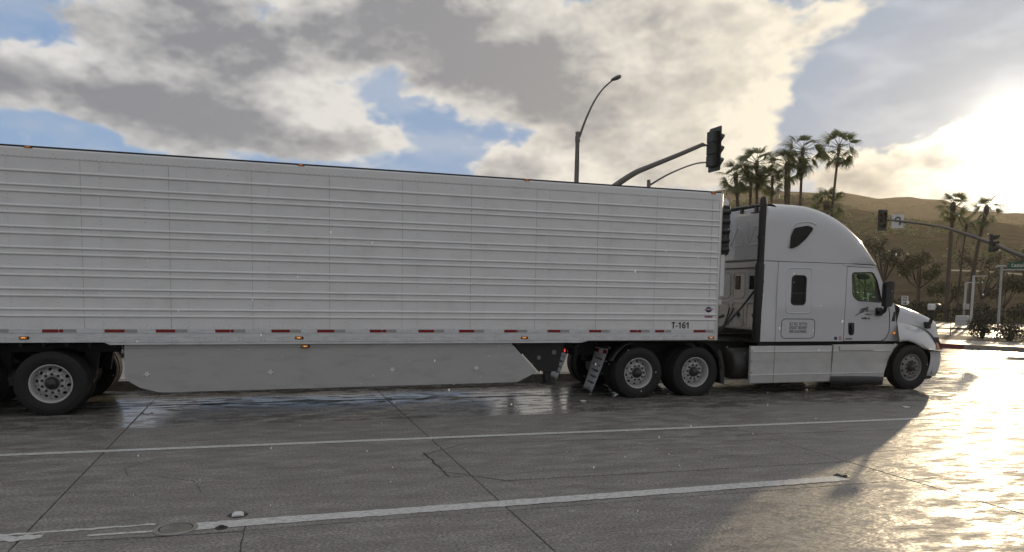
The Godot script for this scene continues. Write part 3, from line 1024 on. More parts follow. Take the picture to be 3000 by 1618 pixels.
# ---------------------------------------------------------------- the trailer
const T0 := -3.95       # rear
const T1 := 12.19       # front
func make_trailer() -> void:
	var t := thing("semi_trailer", "long white ribbed refrigerated trailer coupled behind the truck cab", "trailer", Vector3(4.1, 0, ZC))
	# side wall: sheets 1.22 m wide riveted on posts, with pressed ribs running along
	var ribs := [3.687, 3.482, 3.388, 3.177, 3.074, 2.867, 2.768, 2.562, 2.465, 2.256, 2.15, 1.947, 1.844, 1.641, 1.538]
	var prof := [Vector2(1.345, 0.0)]
	for i in range(ribs.size() - 1, -1, -1):
		var r: float = ribs[i]
		for q in [[-0.021, 0.0], [-0.018, 0.009], [-0.013, 0.018], [-0.004, 0.023], [0.005, 0.021], [0.012, 0.012], [0.018, 0.0035], [0.023, 0.0]]:
			prof.append(Vector2(r + q[0], q[1]))
	prof.append(Vector2(3.90, 0.0))
	var n := 0
	var x := -3.658 - 0.25
	var seams := []
	while x < T1 - 0.1:
		var x1 := minf(x + 1.2192, T1 - 0.09)
		var lap := 0.0018 * (n % 2)
		seams.append(x1)
		var rows := []
		for q in prof:
			rows.append([Vector3(x - 0.01, q.x, q.y + lap), Vector3(x1 + 0.004, q.x, q.y + lap)])
		var st := tool()
		add_loft(st, rows)
		# folded edges of the sheet
		st.set_smooth_group(-1)
		for e in 2:
			for k in prof.size() - 1:
				var a: Vector3 = rows[k][e]
				var b: Vector3 = rows[k + 1][e]
				quad(st, a, b, b - Vector3(0, 0, 0.012 + b.z), a - Vector3(0, 0, 0.012 + a.z))
		var panel := part(t, "side_panel", done(st), M.trailer_white)
		if n > 0: part(panel, "lap_joint", box2(Vector3(x - 0.0135, 1.346, 0.0), Vector3(x - 0.0105, 3.884, 0.0035)), M.panel_seam)
		x = x1
		n += 1
	var far_rows := []
	for q in prof: far_rows.append([Vector3(T0, q.x, 2 * ZC - q.y), Vector3(T1 - 0.09, q.x, 2 * ZC - q.y)])
	meta(part(t, "off_side_wall", loft(far_rows), M.trailer_white), "")
	# rails, roof, ends
	var tr := tool(true)
	var rail_prof := [Vector2(3.885, -0.01), Vector2(3.885, 0.007), Vector2(3.893, 0.010), Vector2(4.008, 0.010), Vector2(4.016, 0.007), Vector2(4.017, -0.004), Vector2(4.05, -0.022), Vector2(4.058, -0.05), Vector2(4.06, -0.12)]
	var rr := []
	for q in rail_prof: rr.append([Vector3(T0, q.x, q.y), Vector3(T1 - 0.07, q.x, q.y)])
	tr.set_smooth_group(-1)
	add_loft(tr, rr)
	part(t, "upper_rail", done(tr), M.trailer_white)
	part(t, "roof_trim", box2(Vector3(T0, 4.030, -0.024), Vector3(T1 - 0.06, 4.0605, -0.012), 0.003), M.black_plastic)
	part(t, "roof", box2(Vector3(T0, 3.95, 2 * ZC + 0.02), Vector3(T1 - 0.05, 4.0615, -0.06), 0.01), M.trailer_white)
	part(t, "front_wall", box2(Vector3(T1 - 0.09, 1.13, 2 * ZC + 0.09), Vector3(T1 + 0.0, 4.04, -0.09), 0.01), M.trailer_white)
	part(t, "rear_doors", box2(Vector3(T0 - 0.06, 1.13, 2 * ZC + 0.01), Vector3(T0 + 0.02, 4.04, -0.012), 0.01), M.trailer_white)
	for s in 2:
		var post := tube([Vector3(T1 - 0.075, 1.13, -0.078), Vector3(T1 - 0.075, 4.02, -0.078)], [0.084], 20)
		part(t, "corner_post", post if s == 0 else mirrored(post), M.brushed_aluminium)
	part(t, "corner_trim", box2(Vector3(T1 - 0.105, 1.135, 0.0), Vector3(T1 - 0.082, 4.0, 0.012), 0.003), M.brushed_aluminium)
	# lower rail: tape band, then the bolted band, and the lip that starts behind the wheels
	part(t, "tape_rail", box2(Vector3(T0, 1.270, -0.03), Vector3(T1 - 0.11, 1.3445, 0.0105), 0.004), M.rail_white)
	part(t, "bottom_rail", box2(Vector3(T0, 1.130, -0.05), Vector3(T1 - 0.10, 1.2675, 0.016), 0.004), M.rail_white)
	part(t, "rail_lip", prism([Vector2(1.22, 1.128), Vector2(1.30, 1.090), Vector2(9.2, 1.090), Vector2(9.32, 1.118), Vector2(9.34, 1.128)], -0.04, 0.013, 0.003), M.rail_white)
	part(t, "off_side_rail", box2(Vector3(T0, 1.10, 2 * ZC - 0.01), Vector3(T1 - 0.10, 1.345, 2 * ZC + 0.05), 0.004), M.rail_white)
	part(t, "floor", box2(Vector3(T0, 1.16, 2 * ZC + 0.05), Vector3(T1 - 0.12, 1.34, -0.055), 0.0), M.dark_underside)
	for k in 38:
		var cx := T0 + 0.3 + k * 0.31
		if cx > 8.6: break
		part(t, "cross_member", box(Vector3(0.05, 0.09, 2.46), 0.004), M.dark_underside, Vector3(cx, 1.112, ZC))
	part(t, "coupler_plate", box2(Vector3(8.7, 1.09, 2 * ZC + 0.1), Vector3(12.0, 1.158, -0.1), 0.01), M.black_frame)
	# rivets: too small and too many to pick apart
	var dots := []
	var small := lathe([Vector2(0.0095, 0.0), Vector2(0.0085, 0.004), Vector2(0.004, 0.0068), Vector2(0.0, 0.0072)], 8)
	var big := lathe([Vector2(0.0125, 0.0), Vector2(0.011, 0.006), Vector2(0.006, 0.0105), Vector2(0.0, 0.0115)], 10)
	var bolts := []
	for k in range(-6, 20):
		var px := 0.6096 * k
		if px > 12.05: break
		dots.append(Vector3(px, 3.955, 0.010))
		for q in 46:
			var yy := 1.40 + 0.0572 * q
			if k % 2 != 0 and q % 2 == 1: continue
			var on := false
			for r in ribs:
				if absf(yy - r) < 0.027: on = true
			if not on and yy < 3.87: dots.append(Vector3(px, yy, 0.002))
		for yy in [1.252, 1.285, 1.325]: dots.append(Vector3(px, yy, 0.0155 if yy < 1.26 else 0.0105))
	var hx := T0 + 0.1
	while hx < 12.05:
		dots.append(Vector3(hx, 3.905, 0.010))
		dots.append(Vector3(hx + 0.02, 1.360, 0.001))
		hx += 0.0762
	var bx := -3.8
	while bx < 11.9:
		var many := bx > 10.3 and bx < 11.6
		for ox in ([-0.045, 0.0, 0.045] if many else [-0.03, 0.03]):
			for yy in [1.168, 1.215]: bolts.append(Vector3(bx + ox, yy, 0.016))
		bx += 0.205 if many else 0.334
	for pack in [[dots, small, "rivets"], [bolts, big, "bolts"]]:
		var mm := MultiMesh.new()
		mm.transform_format = MultiMesh.TRANSFORM_3D
		mm.mesh = pack[1]
		mm.instance_count = pack[0].size()
		for i in pack[0].size(): mm.set_instance_transform(i, Transform3D(Basis(), pack[0][i]))
		var o := MultiMeshInstance3D.new()
		o.name = pack[2]
		o.multimesh = mm
		o.material_override = M.rail_white
		o.set_meta("kind", "stuff")
		t.add_child(o, true)
		o.position = -org[t]
	# conspicuity tape along the rail
	for r in [[-3.4, -3.12], [-2.6, -2.32], [-1.75, -1.47], [-0.92, -0.64], [0.39, 0.67], [1.23, 1.51], [1.95, 2.23], [2.82, 3.1], [3.68, 3.97], [4.41, 4.69], [5.28, 5.56], [6.12, 6.4], [6.85, 7.13], [7.69, 7.95], [8.52, 8.78], [9.36, 9.61], [10.21, 10.45], [11.6, 11.87]]:
		part(t, "red_tape", box2(Vector3(r[0], 1.283, 0.0105), Vector3(r[1], 1.333, 0.0125)), M.tape_red)
		part(t, "silver_tape", box2(Vector3(r[1] + 0.002, 1.283, 0.0105), Vector3(r[1] + 0.178, 1.333, 0.0123)), M.tape_silver)
	for r in [[-0.22, -0.045], [10.75, 10.95], [10.96, 11.1]]:
		part(t, "red_tape" if r[0] > 10 and r[0] < 10.9 else "silver_tape", box2(Vector3(r[0], 1.283, 0.0105), Vector3(r[1], 1.333, 0.0125)), M.tape_red if r[0] > 10 and r[0] < 10.9 else M.tape_silver)
	# marker lamps
	for p in [Vector3(0.153, 1.203, 0.016), Vector3(4.119, 1.194, 0.016), Vector3(8.076, 1.186, 0.016), Vector3(12.0, 1.176, 0.016), Vector3(4.22, 1.05, 0.0)]:
		var lamp := part(t, "marker_lamp", box(Vector3(0.135, 0.048, 0.03), 0.012), M.black_plastic, p)
		part(lamp, "lens", box(Vector3(0.10, 0.036, 0.03), 0.012), M.amber_lens, p + Vector3(-0.008, 0.002, 0.006))
		for s in [-0.018, 0.006]: part(lamp, "bulb", lathe([Vector2(0.006, 0), Vector2(0.005, 0.003), Vector2(0, 0.004)], 8), M.lamp_filament, p + Vector3(s, 0.003, 0.0212))
	for p in [Vector3(0.286, 4.035, 0.0), Vector3(4.165, 4.035, 0.0), Vector3(8.073, 4.033, 0.0), Vector3(11.93, 4.02, 0.012)]:
		var lamp := part(t, "roof_marker_lamp", box(Vector3(0.10, 0.034, 0.03), 0.01), M.black_plastic, p)
		part(lamp, "lens", box(Vector3(0.07, 0.026, 0.03), 0.01), M.amber_lens, p + Vector3(-0.006, 0.0, 0.006))
	# fleet number, maker's plate and model plate
	words(t, "T-161", Vector3(11.31, 1.42, 0.004), 0.125, M.lettering_black, Basis(), false, "fleet_number", true, 0.38)
	var e := part(t, "emblem", lathe([Vector2(0.075, 0.0), Vector2(0.075, 0.002), Vector2(0.0, 0.0022)], 32), M.emblem_blue, Vector3(11.93, 1.735, 0.0))
	e.scale = Vector3(1.0, 0.72, 1.0)
	part(t, "emblem_band", prism([Vector2(11.835, 1.722), Vector2(12.02, 1.732), Vector2(12.03, 1.762), Vector2(11.85, 1.748)], 0.0022, 0.0036), M.emblem_red)
	words(t, "UTILITY", Vector3(11.932, 1.741, 0.004), 0.026, M.sign_white, Basis(Vector3.BACK, 0.05), false, "emblem_lettering", true, 0.15)
	part(t, "model_plate", box2(Vector3(11.84, 1.575, 0.0), Vector3(12.03, 1.613, 0.002)), M.emblem_pink)
	words(t, "3000R", Vector3(11.935, 1.594, 0.0025), 0.028, M.emblem_blue, Basis(), false, "model_lettering", true, 0.16)
	# side skirt with its bracket plates
	part(t, "side_skirt", prism(rounded([Vector2(1.485, 1.06), Vector2(1.485, 0.545), Vector2(1.70, 0.40), Vector2(1.99, 0.320), Vector2(7.98, 0.362), Vector2(8.355, 0.545), Vector2(7.87, 1.06)], 0.05), -0.075, -0.05, 0.004), M.skirt_grey)
	part(t, "skirt_flange", box2(Vector3(1.49, 1.03, -0.05), Vector3(7.86, 1.088, -0.042), 0.003), M.skirt_grey)
	part(t, "off_side_skirt", prism(rounded([Vector2(1.485, 1.06), Vector2(1.485, 0.545), Vector2(1.99, 0.320), Vector2(7.98, 0.362), Vector2(8.355, 0.545), Vector2(7.87, 1.06)], 0.05), 2 * ZC + 0.05, 2 * ZC + 0.075, 0.004), M.skirt_grey)
	for p in [Vector2(1.80, 0.62), Vector2(3.66, 0.622), Vector2(5.68, 0.63), Vector2(7.19, 0.635)]:
		var pl := part(t, "bracket_plate", prism(rounded(rect(p.x - 0.05, p.y - 0.037, p.x + 0.05, p.y + 0.037), 0.012), -0.05, -0.0455, 0.001), M.rail_white)
		for sx in [-0.037, 0.037]:
			for sy in [-0.026, 0.026]:
				part(pl, "bolt", lathe([Vector2(0.009, 0), Vector2(0.008, 0.004), Vector2(0, 0.005)], 8), M.hub_grey, Vector3(p.x + sx, p.y + sy, -0.0455))
	# landing gear with its holed gusset
	for near in [true, false]:
		var g := group_node(t, "landing_gear", Vector3(8.62, 0.6, -0.22 if near else 2 * ZC + 0.22))
		var zz := -0.14 if near else 2 * ZC + 0.20
		var st := tool()
		add_prism(st, [Vector2(7.90, 1.085), Vector2(8.42, 0.54), Vector2(8.80, 0.54), Vector2(8.92, 1.085)], zz - 0.01, zz)
		part(g, "gusset", done(st), M.black_frame)
		for q in [[8.42, 0.80, 0.04], [8.72, 0.90, 0.045]]:
			part(g, "gusset_hole", lathe([Vector2(q[2], 0.0), Vector2(q[2], 0.004), Vector2(q[2] - 0.006, 0.005), Vector2(0.0, 0.005)], 18), M.panel_seam, Vector3(q[0], q[1], zz))
		part(g, "outer_leg", box2(Vector3(8.545, 0.52, zz - 0.16), Vector3(8.695, 1.09, zz - 0.012), 0.008), M.black_frame)
		part(g, "inner_leg", box2(Vector3(8.56, 0.33, zz - 0.145), Vector3(8.68, 0.53, zz - 0.027), 0.006), M.black_frame)
		part(g, "foot", prism([Vector2(8.47, 0.315), Vector2(8.50, 0.30), Vector2(8.74, 0.30), Vector2(8.77, 0.315), Vector2(8.70, 0.335), Vector2(8.54, 0.335)], zz - 0.2, zz + 0.03, 0.004), M.black_frame)
	part(t, "landing_gear_shaft", tube([Vector3(8.62, 0.95, -0.25), Vector3(8.62, 0.95, 2 * ZC + 0.25)], [0.025], 8), M.black_frame)
	# running gear
	for z in [-0.78, 2 * ZC + 0.78]: part(t, "slider_rail", box2(Vector3(-2.3, 0.92, z - 0.05), Vector3(1.3, 1.16, z + 0.05), 0.01), M.black_frame)
	for ax in [0.465, -0.765]:
		part(t, "axle", tube([Vector3(ax, 0.492, -0.2), Vector3(ax, 0.492, 2 * ZC + 0.2)], [0.065], 12), M.black_frame)
		for near in [true, false]: dual_wheel(t, ax, 0.492, near)
		for z in [-0.78, 2 * ZC + 0.78]:
			part(t, "air_spring", lathe([Vector2(0.13, 0.0), Vector2(0.15, 0.05), Vector2(0.13, 0.1), Vector2(0.15, 0.15), Vector2(0.13, 0.2)], 16, 1), M.black_frame, Vector3(ax - 0.32, 0.72, z))
			part(t, "hanger", prism([Vector2(ax + 0.30, 0.95), Vector2(ax + 0.52, 0.95), Vector2(ax + 0.46, 0.52), Vector2(ax + 0.38, 0.52)], z - 0.06, z + 0.06, 0.004), M.black_frame)
			part(t, "trailing_arm", box2(Vector3(ax - 0.40, 0.55, z - 0.05), Vector3(ax + 0.44, 0.64, z + 0.05), 0.01), M.black_frame)
	for z in [-0.34, 2 * ZC + 0.34]: part(t, "mud_flap", box2(Vector3(-1.58, 0.2, z - 0.3), Vector3(-1.565, 1.1, z + 0.3)), M.black_plastic)
	part(t, "brake_hose", tube([Vector3(1.25, 1.08, -0.5), Vector3(1.36, 1.0, -0.5), Vector3(1.43, 0.96, -0.5), Vector3(1.44, 1.03, -0.5), Vector3(1.4, 1.09, -0.5)], [0.012], 6), M.black_plastic)
	# refrigeration unit on the front wall
	var u := part(t, "refrigeration_unit", box2(Vector3(T1, 1.95, 2 * ZC + 0.28), Vector3(T1 + 0.30, 3.98, -0.28), 0.06), M.trailer_white)
	part(u, "grille", box2(Vector3(T1 + 0.06, 2.85, -0.30), Vector3(T1 + 0.33, 3.84, -0.26), 0.02), M.black_plastic)
	for k in 5:
		part(u, "louvre", tube([Vector3(T1 + 0.10, 2.95 + 0.19 * k, -0.28), Vector3(T1 + 0.28, 2.95 + 0.19 * k, -0.28), Vector3(T1 + 0.33, 2.95 + 0.19 * k, -0.36)], [0.07], 8), M.black_plastic)
	part(u, "shroud", box2(Vector3(T1 + 0.2, 2.8, 2 * ZC + 0.3), Vector3(T1 + 0.36, 3.86, -0.33), 0.08), M.black_plastic)
	part(u, "top_cowl", tube([Vector3(T1 + 0.2, 3.88, -0.30), Vector3(T1 + 0.2, 3.88, 2 * ZC + 0.3)], [0.11], 16), M.brushed_aluminium)
	part(u, "fuel_cap_panel", box2(Vector3(T1 + 0.02, 1.80, 2 * ZC + 0.34), Vector3(T1 + 0.28, 1.96, -0.34), 0.04), M.trailer_white)
	part(t, "air_coupler", tube([Vector3(T1 + 0.02, 1.35, -0.4), Vector3(T1 + 0.12, 1.42, -0.42), Vector3(T1 + 0.20, 1.55, -0.45), Vector3(T1 + 0.42, 1.60, -0.5)], [0.02, 0.02, 0.02, 0.035], 8), M.black_plastic)

# ---------------------------------------------------------------- the tractor
# Side-view measures are taken on the plane z = -0.06; dep() carries such a point to the depth where the surface really lies.
func dep(x: float, y: float, z: float) -> Vector3:
	var k := (EYE.z - z) / (EYE.z + 0.06)
	return Vector3(EYE.x + (x - EYE.x) * k, EYE.y + (y - EYE.y) * k, z)

# the cab's side: flat along the sleeper, drawn in towards the windscreen and slightly towards the roof
func skin(x: float, y: float) -> Vector3:
	var z := -0.085 - 0.15 * pow(clampf((x - 15.2) / 1.5, 0.0, 1.0), 1.7) - 0.05 * pow(clampf((y - 1.7) / 1.0, 0.0, 1.0), 2.0)
	return dep(x, y, z)

func skin_in(x: float, y: float, off: float) -> Vector3:
	return skin(x, y) + Vector3(0, 0, off)

func skin_panel(poly: Array, lift := 0.0, thick := 0.03, bevel := 0.006) -> ArrayMesh:
	var pv := PackedVector2Array(poly)
	var inner := pv
	var off := Geometry2D.offset_polygon(pv, -bevel, Geometry2D.JOIN_MITER)
	var st := tool()
	var idx := Geometry2D.triangulate_polygon(pv)
	for i in range(0, idx.size(), 3):
		tri(st, skin_in(inner[idx[i]].x, inner[idx[i]].y, lift), skin_in(inner[idx[i + 1]].x, inner[idx[i + 1]].y, lift), skin_in(inner[idx[i + 2]].x, inner[idx[i + 2]].y, lift))
		tri(st, skin_in(inner[idx[i]].x, inner[idx[i]].y, lift - thick), skin_in(inner[idx[i + 1]].x, inner[idx[i + 1]].y, lift - thick), skin_in(inner[idx[i + 2]].x, inner[idx[i + 2]].y, lift - thick))
	for i in pv.size():
		var j := (i + 1) % pv.size()
		quad(st, skin_in(pv[i].x, pv[i].y, lift), skin_in(pv[j].x, pv[j].y, lift), skin_in(pv[j].x, pv[j].y, lift - thick), skin_in(pv[i].x, pv[i].y, lift - thick))
	return done(st)

# a bead of radius r along an open or closed line lying on the cab's side
func skin_bead(pts: Array, r: float, closed := true, lift := 0.0) -> ArrayMesh:
	var q := []
	for p in pts: q.append(skin_in(p.x, p.y, lift))
	if closed:
		q.append(q[0])
		q.append(q[1])
	var st := tool(true)
	add_tube(st, q, [r], 6, not closed)
	return done(st)

func interp(tab: Array, x: float) -> float:
	if x <= tab[0][0]: return tab[0][1]
	for i in tab.size() - 1:
		if x <= tab[i + 1][0]:
			return lerpf(tab[i][1], tab[i + 1][1], (x - tab[i][0]) / (tab[i + 1][0] - tab[i][0]))
	return tab[-1][1]

# points on a Catmull-Rom curve through pts
func smooth_line(pts: Array, n: int) -> Array:
	var out := []
	for i in n + 1:
		var f := float(i) / n * (pts.size() - 1)
		var k := mini(int(f), pts.size() - 2)
		var t := f - k
		var a = pts[maxi(k - 1, 0)]
		var b = pts[k]
		var c = pts[k + 1]
		var d = pts[mini(k + 2, pts.size() - 1)]
		out.append(0.5 * ((2.0 * b) + (c - a) * t + (2.0 * a - 5.0 * b + 4.0 * c - d) * t * t + (3.0 * b - a - 3.0 * c + d) * t * t * t))
	return out

func both(parent: Node3D, nm: String, m: ArrayMesh, material: Material) -> MeshInstance3D:
	var o := part(parent, nm, m, material)
	part(parent, nm, mirrored(m), material)
	return o

func make_tractor() -> void:
	var t := thing("truck_tractor", "white sleeper-cab truck tractor with a tall black exhaust stack", "truck", Vector3(14.5, 0, ZC))
	var W: Material = M.cab_white_paint
	# --- sleeper side with its window, and the narrow extender behind it
	var win := rounded(rect(13.93, 1.862, 14.27, 2.455), 0.085, 6)
	var sk := func(x: float, y: float) -> Vector3: return skin(x, y)
	both(t, "sleeper_side", ring_panel(rect(13.578, 1.088, 15.298, 2.735), win, sk, 0.03, 96, 8), W)
	var ext := [Vector2(13.215, 1.088), Vector2(13.566, 1.088), Vector2(13.566, 2.735), Vector2(13.215, 2.735)]
	both(t, "side_extender", skin_panel(ext, -0.004), W)
	for s in 2:
		var wmesh := skin_panel(rounded(rect(13.915, 1.845, 14.285, 2.47), 0.09, 6), -0.016, 0.01)
		var wp := part(t, "sleeper_window", wmesh if s == 0 else mirrored(wmesh), M.black_gloss)
		var f := skin_bead(rounded(rect(13.925, 1.857, 14.275, 2.46), 0.087, 6), 0.014)
		part(wp, "frame", f if s == 0 else mirrored(f), M.black_plastic)
		var bar := skin_panel(rect(13.94, 2.085, 14.26, 2.11), -0.008, 0.008)
		part(wp, "sliding_bar", bar if s == 0 else mirrored(bar), M.black_plastic)
	both(t, "pressed_panel_edge", skin_bead(rounded([Vector2(13.80, 1.685), Vector2(14.43, 1.69), Vector2(14.40, 2.62), Vector2(13.785, 2.61)], 0.09, 6), 0.017, true, -0.005), W)
	both(t, "locker_door_seam", skin_bead(rounded(rect(13.71, 1.157, 14.545, 1.56), 0.10, 6), 0.0065, true, 0.0), M.seam_black)
	# --- door with its window
	var door_poly := [Vector2(15.314, 1.095), Vector2(15.8, 1.095), Vector2(16.30, 1.095), Vector2(16.43, 1.15), Vector2(16.505, 1.30), Vector2(16.50, 1.5), Vector2(16.485, 1.72), Vector2(16.405, 1.985), Vector2(16.29, 2.27), Vector2(16.15, 2.53), Vector2(16.055, 2.665), Vector2(15.6, 2.672), Vector2(15.314, 2.675), Vector2(15.314, 1.9)]
	var dwin := rounded([Vector2(15.44, 2.553), Vector2(15.99, 2.575), Vector2(16.115, 2.40), Vector2(16.285, 1.93), Vector2(15.62, 1.962), Vector2(15.485, 2.07)], 0.07, 5)
	for s in 2:
		var dm := ring_panel(door_poly, dwin, sk, 0.05, 120, 10)
		var d := part(t, "door", dm if s == 0 else mirrored(dm), W)
		var g := skin_panel(dwin, -0.03, 0.004)
		part(d, "window_pane", g if s == 0 else mirrored(g), M.green_tint_glass)
		var seal := skin_bead(dwin, 0.019, true, -0.012)
		part(d, "window_seal", seal if s == 0 else mirrored(seal), M.black_plastic)
		var qd := skin_panel([Vector2(16.13, 1.95), Vector2(16.275, 1.94), Vector2(16.12, 2.38), Vector2(16.10, 2.40)], -0.018, 0.01)
		part(d, "quarter_post", qd if s == 0 else mirrored(qd), M.black_plastic)
		var hb := skin_panel(rounded([Vector2(15.405, 1.49), Vector2(15.57, 1.485), Vector2(15.575, 1.27), Vector2(15.55, 1.215), Vector2(15.45, 1.215), Vector2(15.42, 1.27)], 0.035, 4), 0.004, 0.02)
		var h := part(d, "door_handle", hb if s == 0 else mirrored(hb), M.black_plastic)
		if s == 0: part(h, "grip", tube([skin_in(15.49, 1.44, 0.01), skin_in(15.49, 1.40, 0.028), skin_in(15.49, 1.30, 0.028), skin_in(15.49, 1.26, 0.01)], [0.022], 8), M.black_plastic)
		var cr := skin_bead([Vector2(15.33, 1.55), Vector2(15.9, 1.548), Vector2(16.48, 1.53)], 0.012, false, -0.006)
		part(d, "waist_crease", cr if s == 0 else mirrored(cr), W)
	# dark bodies that show in the door gaps
	both(t, "door_gap", skin_panel([Vector2(15.27, 1.09), Vector2(15.34, 1.09), Vector2(15.34, 2.74), Vector2(15.27, 2.74)], -0.02, 0.02), M.seam_black)
	both(t, "extender_gap", skin_panel([Vector2(13.54, 1.085), Vector2(13.60, 1.085), Vector2(13.60, 2.74), Vector2(13.54, 2.74)], -0.02, 0.02), M.seam_black)
	both(t, "roof_gap", skin_panel([Vector2(13.22, 2.715), Vector2(14.6, 2.715), Vector2(16.04, 2.66), Vector2(16.04, 2.74), Vector2(14.6, 2.775), Vector2(13.22, 2.775)], -0.022, 0.03), M.seam_black)
	both(t, "door_header", skin_panel([Vector2(15.16, 2.735), Vector2(15.25, 2.69), Vector2(15.5, 2.685), Vector2(16.05, 2.675), Vector2(16.06, 2.715), Vector2(15.6, 2.73), Vector2(15.314, 2.735)], 0.008, 0.03), W)
	# --- windscreen pillar and windscreen
	var edge := smooth_line([Vector2(16.515, 1.72), Vector2(16.43, 1.985), Vector2(16.315, 2.27), Vector2(16.17, 2.54), Vector2(16.075, 2.68)], 12)
	var pil := []
	for p in edge:
		var a := skin(p.x - 0.012, p.y)
		pil.append([a, a + Vector3(0.022, 0.004, -0.015), a + Vector3(0.05, 0.01, -0.06), a + Vector3(0.085, 0.015, -0.13), a + Vector3(0.06, 0.0, -0.17)])
	both(t, "windscreen_pillar", loft(pil), W)
	var ws := []
	for p in edge:
		var a := skin(p.x, p.y) + Vector3(0.085, 0.012, -0.14)
		var row := []
		for k in 17:
			var u := -1.0 + k / 8.0
			row.append(Vector3(a.x + 0.30 * (1.0 - u * u), a.y + 0.02 * (1 - u * u), ZC - u * (ZC - a.z)))
		ws.append(row)
	part(t, "windscreen", loft(ws), M.green_tint_glass)
	# --- cowl between door and bonnet
	both(t, "cowl", skin_panel([Vector2(16.36, 1.092), Vector2(16.805, 1.085), Vector2(16.79, 1.30), Vector2(16.765, 1.385), Vector2(16.70, 1.50), Vector2(16.665, 1.72), Vector2(16.62, 1.915), Vector2(16.55, 1.93), Vector2(16.47, 1.96), Vector2(16.44, 1.975), Vector2(16.515, 1.73), Vector2(16.53, 1.5), Vector2(16.535, 1.29), Vector2(16.46, 1.13)], 0.0, 0.04), W)
	both(t, "cowl_vent", skin_panel(rounded([Vector2(16.565, 1.52), Vector2(16.665, 1.52), Vector2(16.66, 1.735), Vector2(16.615, 1.735)], 0.01), 0.006, 0.02), M.black_plastic)
	var mk := part(t, "turn_lamp", skin_panel(rounded([Vector2(16.575, 1.265), Vector2(16.60, 1.235), Vector2(16.68, 1.235), Vector2(16.705, 1.27), Vector2(16.68, 1.30), Vector2(16.60, 1.295)], 0.02), 0.014, 0.02), M.amber_lens)
	for s in [-0.01, 0.02]: part(mk, "bulb", lathe([Vector2(0.008, 0), Vector2(0.006, 0.004), Vector2(0, 0.005)], 8), M.lamp_filament, skin_in(16.645 + s, 1.268, 0.014))
	# --- roof cap: sections across the cab, high behind and falling to the windscreen
	var S := [Vector2(13.225, 3.885), Vector2(13.39, 3.89), Vector2(13.63, 3.885), Vector2(13.93, 3.875), Vector2(14.23, 3.84), Vector2(14.62, 3.74), Vector2(14.94, 3.61), Vector2(15.22, 3.45), Vector2(15.51, 3.25), Vector2(15.77, 3.0), Vector2(15.95, 2.82), Vector2(16.05, 2.735)]
	var rows := []
	for p in smooth_line(S, 44):
		var f := clampf((p.x - 13.2) / 2.85, 0.0, 1.0)
		var zs := lerpf(-0.62, -0.42, f)
		var top := dep(p.x, p.y, zs)
		var yb := 2.752 + 0.0 * f
		var sidez := skin(p.x, 2.74).z - 0.01
		var hw := absf(ZC - sidez) - 0.10 * pow(f, 4.0)
		var H := maxf(top.y + 0.03 * sin(f * PI) - yb, 0.004)
		var n := lerpf(7.0, 6.0, f)
		var sec := []
		for k in 33:
			var a := PI * k / 32.0
			var cz := signf(cos(a)) * pow(absf(cos(a)), 2.0 / n)
			var sy := pow(sin(a), 2.0 / n)
			# the lower flank stays over the door line, the crown leans back a little
			var xx := lerpf(dep(p.x, 2.74, sidez).x, top.x, sy)
			sec.append(Vector3(xx, yb + H * sy, ZC + hw * cz))
		rows.append(sec)
	var roof := part(t, "roof_fairing", loft(rows), W)
	both(t, "roof_extender", loft([[skin_in(13.215, 2.752, -0.006), skin_in(13.62, 2.752, -0.006)], [skin_in(13.215, 3.5, -0.012), skin_in(13.62, 3.5, -0.012)], [skin_in(13.215, 3.72, -0.03), skin_in(13.62, 3.72, -0.03)], [skin_in(13.215, 3.83, -0.09), skin_in(13.62, 3.83, -0.09)], [skin_in(13.215, 3.875, -0.22), skin_in(13.62, 3.875, -0.22)]]), W)
	var rw := [Vector2(13.85, 3.03), Vector2(13.87, 3.29), Vector2(13.945, 3.44), Vector2(14.25, 3.50), Vector2(14.385, 3.46), Vector2(14.375, 3.41), Vector2(14.22, 3.22), Vector2(14.02, 3.06), Vector2(13.88, 3.01)]
	var rwr := rounded(rw, 0.05, 4)
	# the roof window follows the flank of the fairing
	var flank := func(x: float, y: float, lift: float) -> Vector3:
		var best: Vector3 = rows[0][0]
		var bd := 1e9
		for r in rows:
			for k in 16:
				var q: Vector3 = r[k]
				var m := Vector2(EYE.x + (q.x - EYE.x) * (EYE.z + 0.06) / (EYE.z - q.z), EYE.y + (q.y - EYE.y) * (EYE.z + 0.06) / (EYE.z - q.z))
				var dd := m.distance_squared_to(Vector2(x, y))
				if dd < bd:
					bd = dd
					best = q
		return dep(x, y, best.z + lift)
	for s in 2:
		var st := tool()
		var ctr: Vector3 = flank.call(14.08, 3.28, 0.0)
		var pts := []
		for p in rwr: pts.append(flank.call(p.x, p.y, 0.03))
		var idx := Geometry2D.triangulate_polygon(PackedVector2Array(rwr))
		for i in range(0, idx.size(), 3): tri(st, pts[idx[i]], pts[idx[i + 1]], pts[idx[i + 2]])
		for i in pts.size(): quad(st, pts[i], pts[(i + 1) % pts.size()], pts[(i + 1) % pts.size()] - Vector3(0, 0, 0.08), pts[i] - Vector3(0, 0, 0.08))
		var m := done(st)
		part(roof, "roof_window", m if s == 0 else mirrored(m), M.black_gloss)
		var bp := []
		for p in rounded([Vector2(13.77, 2.98), Vector2(13.80, 3.32), Vector2(13.90, 3.53), Vector2(14.28, 3.585), Vector2(14.50, 3.50)], 0.12, 5): bp.append(flank.call(p.x, p.y, -0.006))
		bp = bp.slice(3, bp.size() - 3)
		var bt := tool(true)
		add_tube(bt, bp, [0.022], 6)
		var bm := done(bt)
		part(roof, "window_surround", bm if s == 0 else mirrored(bm), W)
	# --- back wall of the cab with pressed panels and two small windows
	var bw := group_node(t, "back_wall", Vector3(13.3, 2.5, ZC))
